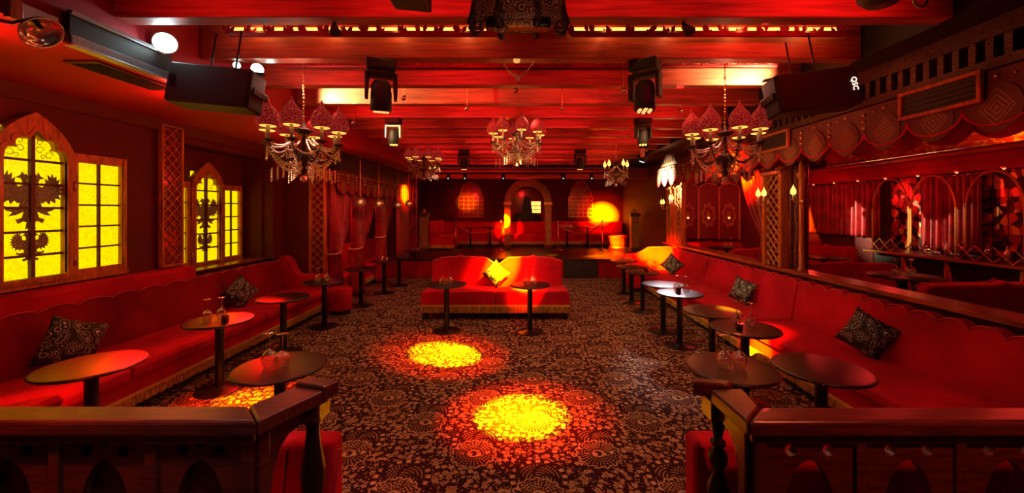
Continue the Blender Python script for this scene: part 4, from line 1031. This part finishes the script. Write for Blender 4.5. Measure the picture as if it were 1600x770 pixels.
# stanchions and ropes
s0 = None; SX = []
for px, lab in ((712,'silver stanchion at the left end of the left rope'),(783,'silver stanchion at the right end of the left rope, beside the arch'),(872,'silver stanchion at the left end of the right rope, beside the arch'),(941,'silver stanchion at the right end of the right rope')):
    x = (px-CX)*13.2/F; SX.append(x)
    if s0 is None:
        s0 = thing('stanchion', lab, 'rope stanchion', (x,13.2,.53), 0, 'rope stanchions on the stage')
        MB().lathe([(.001,0),(.15,0),(.15,.015),(.03,.035),(.025,.05)],20).build('base','chrome',s0,smooth=True)
        MB().cyl((0,0,.03),(0,0,.93),.024).build('pole','brass',s0,smooth=True); MB().ball((0,0,.965),.035,12,8).build('finial','chrome',s0,smooth=True)
        MB().lathe([(.04,.86),(.045,.87),(.04,.88)],14).build('rope_ring','chrome',s0,smooth=True)
    else: dup(s0, (x,13.2,.53), 0, lab)
for i, lab in ((0,'red barrier rope sagging left of the arch on the stage'),(2,'red barrier rope sagging right of the arch on the stage')):
    a, b = SX[i]+.05, SX[i+1]-.05
    tag(MB().tube([(a+(b-a)*k/16, 13.2, 1.40-.36*4*(k/16)*(1-k/16)*(.8+.2*abs(2*k/16-1))) for k in range(17)], .022, 8).build('barrier_rope','piping',smooth=True), lab, 'rope')
# ornate arch
ar = thing('ornate_arch', 'carved gilt arch standing in the middle of the stage', 'arch', (.22,13.9,.53))
def arch_out(hw, zs, n=12): return [(hw*math.cos(PI*k/n), zs+hw*1.0*math.sin(PI*k/n)) for k in range(n+1)]
me = curve_mesh('arch', [[(.82,1.6)]+arch_out(.82,1.62)[0:]+[(-.82,1.6),(-.60,1.6)]+[(x,z) for x,z in arch_out(.60,1.58)][::-1]+[(.60,1.6)]], .12)
mesh_obj('arch_head', me, 'carved', ar, Matrix.Rotation(PI/2,4,'X'))
for s in (-1,1):
    c = MB().box(s*.71-.11,s*.71+.11,-.11,.11,.02,1.60); c.build('arch_column','carved',ar,bevel=.02); MB().box(s*.71-.14,s*.71+.14,-.13,.13,1.52,1.62).build('capital','gold',ar,bevel=.015); MB().box(s*.71-.14,s*.71+.14,-.13,.13,0,.12).build('plinth','carved_dark',ar,bevel=.01)
# what stands behind the arch: mirror with tufted dark screen
ms = thing('tufted_screen', 'dark arched mirror with studded upholstery behind the stage arch', 'mirror', (.22,15.55,1.42))
MB().prism([(-.75,0),(.75,0),(.75,.7)]+[(.75*math.cos(PI*k/10),.7+.6*math.sin(PI*k/10)) for k in range(1,10)]+[(-.75,.7)],'y',-.03,.03).build('mirror','redpane',ms)
MB().prism([(-.62,0),(.6,0),(.5,.25),(.2,.35),(.12,.95),(-.12,1.0),(-.2,.4),(-.5,.3)],'y',-.06,-.035).build('tufting','blackmetal',ms,bevel=.006)
m = MB()
for i in range(9):
    for j in range(8):
        x = -.5+.125*i+(.06 if j%2 else 0); z = .06+.1*j
        if abs(x) < .5 and (z < .28 or abs(x) < .14): m.ball((x,-.062,z), .012, 6, 4)
m.build('studs','chrome',ms)
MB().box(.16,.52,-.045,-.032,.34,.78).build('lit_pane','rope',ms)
MB().box(.16,.52,-.055,-.046,.45,.48).box(.16,.52,-.055,-.046,.60,.63).box(.33,.345,-.055,-.046,.34,.78).build('pane_bars','black',ms)
# arched lattice windows on the back wall
def back_window(idx, cx):
    root = bpy.data.objects.new('window_%d'%idx, None); COL.objects.link(root); root['kind'] = 'structure'; root.location = (cx,YB-.01,1.6)
    w_ = .48; h = .80; H = 1.38
    pts = [(w_,0),(w_,h)]+[(w_*math.cos(PI*.5*k/8)*.88, h+(H-h)*math.sin(PI*.5*k/8)) for k in range(9)]; full = pts+[(-x,z) for x,z in pts[::-1][1:]]
    MB().prism(full,'y',-.015,.0).build('glazing','redpane',root)
    m = MB()
    for k in range(6): m.box(-w_,w_,-.04,-.02,k*h/5-.011,k*h/5+.011)
    for k in range(6): x = -w_+2*w_*k/5; m.box(x-.011,x+.011,-.04,-.02,0,h)
    m.tube([(x,-.035,z) for x,z in pts[1:]],.02,6).tube([(-x,-.035,z) for x,z in pts[1:]],.02,6)
    for s in (-1,1): m.tube([(s*.22+.14*math.cos(a),-.03,h+.2+.14*math.sin(a)) for a in [2*PI*k/12 for k in range(13)]],.008,5)
    m.build('lattice','gold',root)
back_window(3, -2.0); back_window(4, 2.33)
# carved pilasters both sides of the stage
for x, lab in ((-3.22,'carved gilt pillar at the left side of the stage'),(3.72,'carved gilt pillar at the right side of the stage')):
    t = thing('carved_pillar', lab, 'pillar', (x,13.1,.53), 0, 'carved pillars of the stage')
    MB().box(-.13,.13,-.13,.13,.1,1.12).build('shaft','carved',t,bevel=.01); MB().box(-.17,.17,-.17,.17,1.12,1.24).build('capital','carved_dark',t,bevel=.02)
    MB().box(-.17,.17,-.17,.17,0,.1).build('plinth','carved_dark',t,bevel=.01); MB().lathe([(.001,1.24),(.09,1.24),(.06,1.30),(.02,1.38),(.001,1.40)],12).build('finial','gold',t,smooth=True)
struct('trim_32', MB().box(-4.0,4.0,13.0,13.06,2.92,3.06), 'beam', bevel=.01)
# lighting bar
lbar = thing('lighting_bar', 'black lighting truss with small white and green lamps above the stage', 'truss', (0,12.0,2.98))
MB().cyl((-3.2,0,0),(3.2,0,0),.025).cyl((-3.2,0,.12),(3.2,0,.12),.02).build('tube','blackmetal',lbar,smooth=True)
for x in (-2.2,-1.7,-.55,1.25,2.1):
    MB().cyl((x,0,-.03),(x,-.12,-.16),.05,.07,14).build('lamp_housing','black',lbar,smooth=True); MB().ball((x,-.128,-.165),.016,8,6).build('lamp_face','led_cold',lbar)
MB().cyl((-2.9,0,.12),(-2.9,0,.6),.012).cyl((2.9,0,.12),(2.9,0,.6),.012).build('hanger','blackmetal',lbar)
# glass globes hanging in the niches
gl0 = None
for px, py, Y_, lab in ((563,316,8.1,'hanging glass globe catching light in front of the first tied curtain'),(592,318,9.2,'hanging glass globe beside the second tied curtain'),(622,320,10.3,'hanging glass globe before the third tied curtain'),(639,318,11.3,'hanging glass globe farthest back on the left')):
    x, y, z = at(px, py, Y_)
    if gl0 is None:
        gl0 = thing('glass_globe', lab, 'pendant', (x,y,z), 0, 'hanging glass globes'); MB().ball((0,0,0),.10,16,10).build('globe','crystal',gl0,smooth=True); MB().cyl((0,0,.1),(0,0,1.1),.004,n=5).build('cord','brass',gl0)
        MB().ball((0,0,0),.028,8,6).build('bulb','bulb',gl0,smooth=True)
    else: dup(gl0,(x,y,z),0,lab)
# ------------------------------------------------------------------ booth room beyond the right openings
def booth_sofa(loc, wd, rz, label, h=.86, z0=.2):
    t = thing('booth_sofa', label, 'sofa', (loc[0],loc[1],z0), rz, 'sofas in the booth room'); w2 = wd/2
    hb = [(0,h+.04),(.07,h),(w2-.08,h-.01),(w2,h-.06),(w2,.1)]; pts = hb+[(-x,z) for x,z in hb[::-1][:-1]]
    MB().prism(pts,'y',0,.13).build('backrest','velvet',t,bevel=.03,seg=3)
    MB().tube([(-x,-.002,z) for x,z in hb[::-1][1:-1]]+[(x,-.002,z) for x,z in hb[:-1]],.008,5).build('piping','piping',t)
    MB().box(-w2,w2,-.56,-.01,.10,.42).build('seat','velvet',t,bevel=.03,seg=3); MB().box(-w2+.05,w2-.05,-.5,.1,0,.10).build('base','black',t)
    return t
booth_sofa((4.98,6.05),1.5,0,'red sofa with a peaked back beyond the turned post, behind the booth table')
booth_sofa((5.30,4.45),1.8,PI,'red sofa seen from behind nearest in the booth room, at the right edge')
booth_sofa((4.75,9.95),1.6,0,'red sofa beneath the painted medallion panels')
booth_sofa((4.95,8.35),1.1,PI,'red sofa turned away in front of the panels, beyond the left opening')
booth_sofa((6.35,8.2),1.2,0,'bright red sofa at the far curtain in the booth room',.92)
bt = thing('booth_table', 'round dark table with glasses between the sofas of the booth room', 'table', (5.10,5.30,.2))
MB().lathe([(.001,.77),(.38,.77),(.39,.785),(.38,.80),(.001,.80)],36).build('tabletop','lacquer',bt,smooth=True)
MB().cyl((0,0,.02),(0,0,.77),.04).build('pedestal','blackmetal',bt,smooth=True); MB().lathe([(.001,0),(.2,0),(.19,.02),(.001,.03)],20).build('base_plate','blackmetal',bt)
for i,(a,b,q) in enumerate(((-.14,-.05,'leftmost'),(-.05,.06,'second'),(.05,-.06,'third'),(.13,.04,'rightmost'))): glass(5.10+a,5.30+b,1.0005, q+' glass of the four on the booth table',.95)
b2 = dup(bt,(5.6,7.35,.2),0,'round dark table farther back in the booth room before the bright red sofa')
b3 = dup(bt,(4.75,9.2,.2),0,'round dark table in front of the painted panels in the booth room')
for i,(a,q) in enumerate(((-.05,'left'),(.07,'right'))): glass(4.75+a,9.15,1.0005,q+' glass of the pair before the painted panels',1.1)
# painted panels on the far wall
pp = thing('painted_screen', 'three fold painted screen with gold medallions on the booth room wall', 'screen', (4.86,10.34,1.12))
me = MB()
top = []
for k in range(31):
    x = -.80+1.6*k/30; top.append((x, 1.32+.13*abs(math.sin((x+.80)/1.6*3*PI))**.8))
me.prism([(-.80,0),(.80,0)]+top[::-1],'y',-.02,.02).build('panel','panel',pp)
m = MB().tube([(x,-.025,z) for x,z in top],.022,6)
for k in range(4): x = -.80+1.6*k/3; m.box(x-.02,x+.02,-.04,-.018,0,1.33)
m.build('frame','frame',pp)
m = MB()
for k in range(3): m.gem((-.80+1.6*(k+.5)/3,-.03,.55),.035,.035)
m.build('jewel','rope',pp)  # orange glow put into the jewels by emission; they are no lamps
# mirror mosaic wall, curtain in it, arches
mw_ = thing('mirror_mosaic_panel', 'wall panel of cut mirror pieces with glowing red reflections behind the bar', 'mirror', (7.40,5.5,1.15))
MB().box(-.03,0,-2.5,2.4,0,1.33).build('mirror_pieces','mosaic',mw_)
m = MB()
for k in range(40):
    y_ = random.uniform(-2.4,2.3); z_ = random.uniform(.05,1.3); m.gem((-.05,y_,z_),.03,.035)
m.build('crystal_drops','crystal',mw_)
for yc, lab in ((7.75,'pointed metal arch frame at the left end of the mirror wall'),(6.95,'pointed metal arch frame in the middle of the mirror wall, over the wavy curtain'),(6.05,'pointed metal arch frame toward the right of the mirror wall')):
    hw_ = .38
    pts = [(hw_,0),(hw_,.75)]+[(hw_*(1-(k/8)**1.8), .75+.60*math.sin(PI/2*k/8)) for k in range(1,9)]
    t = thing('arch_frame', lab, 'arch', (7.19,yc,1.12),0,'pointed arch frames'); m = MB()
    m.tube([(0,x,z) for x,z in pts],.016,6).tube([(0,-x,z) for x,z in pts],.016,6); m.build('frame','gold',t)
    m = MB().cyl((0,0,0),(0,0,1.33),.008,n=6).cyl((0,-hw_*.5,0),(0,-hw_*.5,1.2),.006,n=6).cyl((0,hw_*.5,0),(0,hw_*.5,1.2),.006,n=6); m.build('glazing_bar','blackmetal',t)
curtain('bar_curtain', 'wavy red and amber striped curtain inside the mirror wall', (7.26,6.25), (7.26,7.2), 2.45, 1.18, None, 9, .035)
# bar counter
bc = thing('bar_counter', 'dark bar counter with shiny edge and diagonal struts in front of the mirror wall', 'bar', (6.55,5.6,.2))
MB().box(0,.62,-2.6,2.0,.88,.93).build('countertop','lacquer',bc,bevel=.008); MB().box(-.012,.0,-2.6,2.0,.885,.925).build('edge_trim','brass',bc,bevel=.003)
MB().box(.2,.6,-2.6,2.0,0,.88).build('body','black',bc)
for y_ in (-1.1,-.35,.6,1.3):
    MB().cyl((.08,y_,0),(.08,y_,.88),.022).build('post','post',bc,smooth=True); MB().cyl((-.05,y_-.35,0.0),(.06,y_-.02,.88),.02).build('strut','post',bc,smooth=True)
lattice(MB(), lambda u,z:(-.02+.03,u,z+.93), -2.5, 1.9, .0, .22, .22, .006).build('lattice_rail','gold',bc)
for k in range(14):
    y_ = 3.4+k*.29; z_ = 1.1305
    o = MB().lathe([(.001,0),(.035,0),(.037,.10),(.030,.13),(.012,.16),(.011,.22),(.014,.225),(.001,.226)],12).build('liquor_bottle',('glass','tinted','crystal')[k%3],smooth=True,loc=(7.0+.06*(k%2),y_,z_))
    tag(o, 'one of the dim bottles standing in a row on the bar counter', 'bottle', 'bottles on the bar counter')
# canopy over the bar with downlights, flame mural above
cn = thing('bar_canopy', 'dark red canopy with rounded front over the bar', 'canopy', (7.1,6.2,2.5))
MB().prism([(-.25,.06),(-.22,.0),(.3,0),(.3,.30),(-.12,.34),(-.2,.30),(-.25,.2)],'y',-4.2,4.1).build('body','velvet_dark',cn,bevel=.01); MB().box(-.262,-.24,-4.2,4.1,.24,.29).build('front_moulding','ledge',cn,bevel=.004)
for k in range(12):
    y_ = -3.6+k*.62
    MB().lathe([(.03,-.03),(.035,-.02),(.03,0)],12,c=(-.17,y_,0)).build('downlight','brass',cn,smooth=True); MB().ball((-.17,y_,-.03),.020,8,6).build('bulb','bulb_dim',cn)
mu = MB().box(7.385,7.418,2.2,9.6,2.84,3.33).build('flame_mural','mural'); tag(mu,'red and orange flame mural glowing above the bar canopy','mural')
# ------------------------------------------------------------------ foreground rails
def handrail_mesh(polys, z0, z1):
    m = MB()
    for p in polys: m.prism(p, 'z', z0, z1)
    return m
def gothic_panel(x0, x1, n, z0=.30, z1=.975):
    w_ = (x1-x0)/n; holes = []
    for i in range(n):
        c = x0+(i+.5)*w_; hw_ = w_*.25
        h = [(c-hw_,z0+.05),(c+hw_,z0+.05),(c+hw_*1.0,.70)]+[(c+hw_*(1-(k/6)**1.5),.70+.17*math.sin(PI/2*k/6)) for k in range(1,6)]+[(c,.875)]+[(c-hw_*(1-(k/6)**1.5),.70+.17*math.sin(PI/2*k/6)) for k in range(5,0,-1)]+[(c-hw_,.70)]
        holes.append(h)
        for s in (-1,1): holes.append([(c+s*w_*.19+.024*math.cos(2*PI*k/14),.912+.024*math.sin(2*PI*k/14)) for k in range(14)])
        holes.append([(c+.013*math.cos(2*PI*k/12),.935+.013*math.sin(2*PI*k/12)) for k in range(12)])
    return curve_mesh('g', [[(x0,z0),(x1,z0),(x1,z1),(x0,z1)]]+holes, .018)
def rail(side):
    L = side < 0
    t = thing('balustrade', 'dark oak balustrade with gothic cut panels in the lower %s foreground' % ('left' if L else 'right'), 'railing', ((-1.2 if L else 1.1),1.62,0)); ox_, oy_ = t.location[0], t.location[1]
    def sh(p): return [(x-ox_,y-oy_) for x,y in p]
    if L:
        P1 = [(-3.0,1.54),(-1.03,1.54),(-1.148,1.667),(-3.0,1.667)]; P2 = [(-1.028,1.542),(-.888,1.835),(-1.043,1.87),(-1.146,1.669)]; cap = [(-1.06,1.85),(-.895,1.80),(-.86,1.88),(-1.02,1.92)]
        pc = (-.97,1.845); xa, xb = -3.0,-1.09; nn = 5; ret = ((-1.08,1.60),(-.985,1.82))
    else:
        P1 = [(.882,1.54),(2.9,1.54),(2.9,1.656),(.998,1.656)]; P2 = [(.880,1.542),(.996,1.658),(1.02,1.83),(.865,1.82)]; cap = [(.80,1.86),(.95,1.82),(1.0,1.87),(.84,1.91)]
        pc = (.92,1.86); xa, xb = .95, 2.93; nn = 5; ret = ((.93,1.60),(.92,1.84))
    handrail_mesh([sh(P1)],.985,1.05).build('front_handrail','rail',t,bevel=.014,seg=3)
    handrail_mesh([sh(P2)],.985,1.05).build('return_handrail','rail',t,bevel=.012,seg=3)
    handrail_mesh([sh(cap)],1.0,1.068).build('end_cap','rail',t,bevel=.012,seg=3)
    MB().box((P1[0][0] if L else P1[0][0]+.03)-ox_,(P1[1][0]-.03 if L else P1[1][0])-ox_,1.565-oy_,1.64-oy_,.945,.985).build('sub_rail','rail',t,bevel=.008)
    mesh_obj('gothic_panel', gothic_panel(xa,xb,nn), 'rail', t, Matrix.Translation((-ox_,1.60-oy_,0)) @ Matrix.Rotation(PI/2,4,'X'))
    for i in range(nn+1):
        x = xa+(xb-xa)*i/nn; MB().box(x-.022-ox_,x+.022-ox_,1.568-oy_,1.636-oy_,.0,.975).build('upright','rail',t,bevel=.006)
    MB().box(xa-ox_,xb-ox_,1.57-oy_,1.63-oy_,.0,.30).build('bottom_rail','rail',t,bevel=.006)
    if L: MB().box(xa-ox_,-1.16-ox_,1.628-oy_,1.636-oy_,.3,.945).build('arch_darkening_board','rail',t)  # added board that keeps the left arch openings dark
    # corner board and return bracket
    (ax,ay),(bx,by) = ret; d = Vector((bx-ax,by-ay,0)); ln = d.length; ang = math.atan2(d.y,d.x); q = Matrix.Translation((ax-ox_,ay-oy_,0)) @ Matrix.Rotation(ang,4,'Z')
    MB().box(0,.05,-.03,.03,0,.985,mat=q).build('corner_post','rail',t,bevel=.006)
    MB().box(0,ln,-.025,.025,.92,.985,mat=q).build('return_rail','rail',t,bevel=.006)
    me = curve_mesh('b', [[(.0,.55),(.05,.62),(.07,.78),(.10,.86),(.14,.90),(ln,.92),(0,.92)]],.016); mesh_obj('bracket', me, 'rail', t, q @ Matrix.Rotation(PI/2,4,'X'))
    MB().box(-.055,.055,-.055,.055,.90,1.0).build('post_block','rail',t,bevel=.008,loc=(pc[0]-ox_,pc[1]-oy_,0))
    if L: prof = [(.001,0),(.06,0),(.06,.12),(.035,.15),(.03,.35),(.036,.52),(.052,.60),(.055,.66),(.050,.70),(.036,.78),(.028,.86),(.034,.90),(.001,.90)]
    else: prof = [(.001,0),(.05,0),(.05,.10),(.03,.14),(.025,.4),(.045,.52),(.05,.57),(.028,.63),(.022,.655),(.036,.68),(.044,.71),(.036,.745),(.02,.76),(.034,.775),(.034,.79),(.018,.80),(.03,.86),(.034,.90),(.001,.90)]
    MB().lathe(prof,20,c=(pc[0]-ox_,pc[1]-oy_,0)).build('turned_baluster','lacquer',t,smooth=True)
rail(-1); rail(1)
# banquettes backed against the rails
def banquette(x0, x1, label):
    t = thing('rail_banquette', label, 'bench', ((x0+x1)/2,2.2,0)); h = (x1-x0)/2
    MB().box(-h,h,-.25,-.12,.08,.725).build('backrest','velvet',t,bevel=.03,seg=3)
    MB().box(-h+(0 if x0<0 else .34),h-(.34 if x0<0 else 0),-.11,.28,.12,.45).build('seat','velvet',t,bevel=.03,seg=3); MB().box(-h+(.03 if x0<0 else .36),h-(.36 if x0<0 else .03),-.2,.24,0,.10).build('base','black',t)
    for s in (-.33,.33): MB().tube([(h*s+.3,-.255,.70),(h*s+.28,-.256,.5),(h*s+.29,-.255,.1)],.005,5).build('seam_piping','piping',t)
banquette(-1.72,-.93,'short red velvet seat with its back toward the left balustrade')
banquette(.85,2.75,'red velvet banquette with its back against the right balustrade')
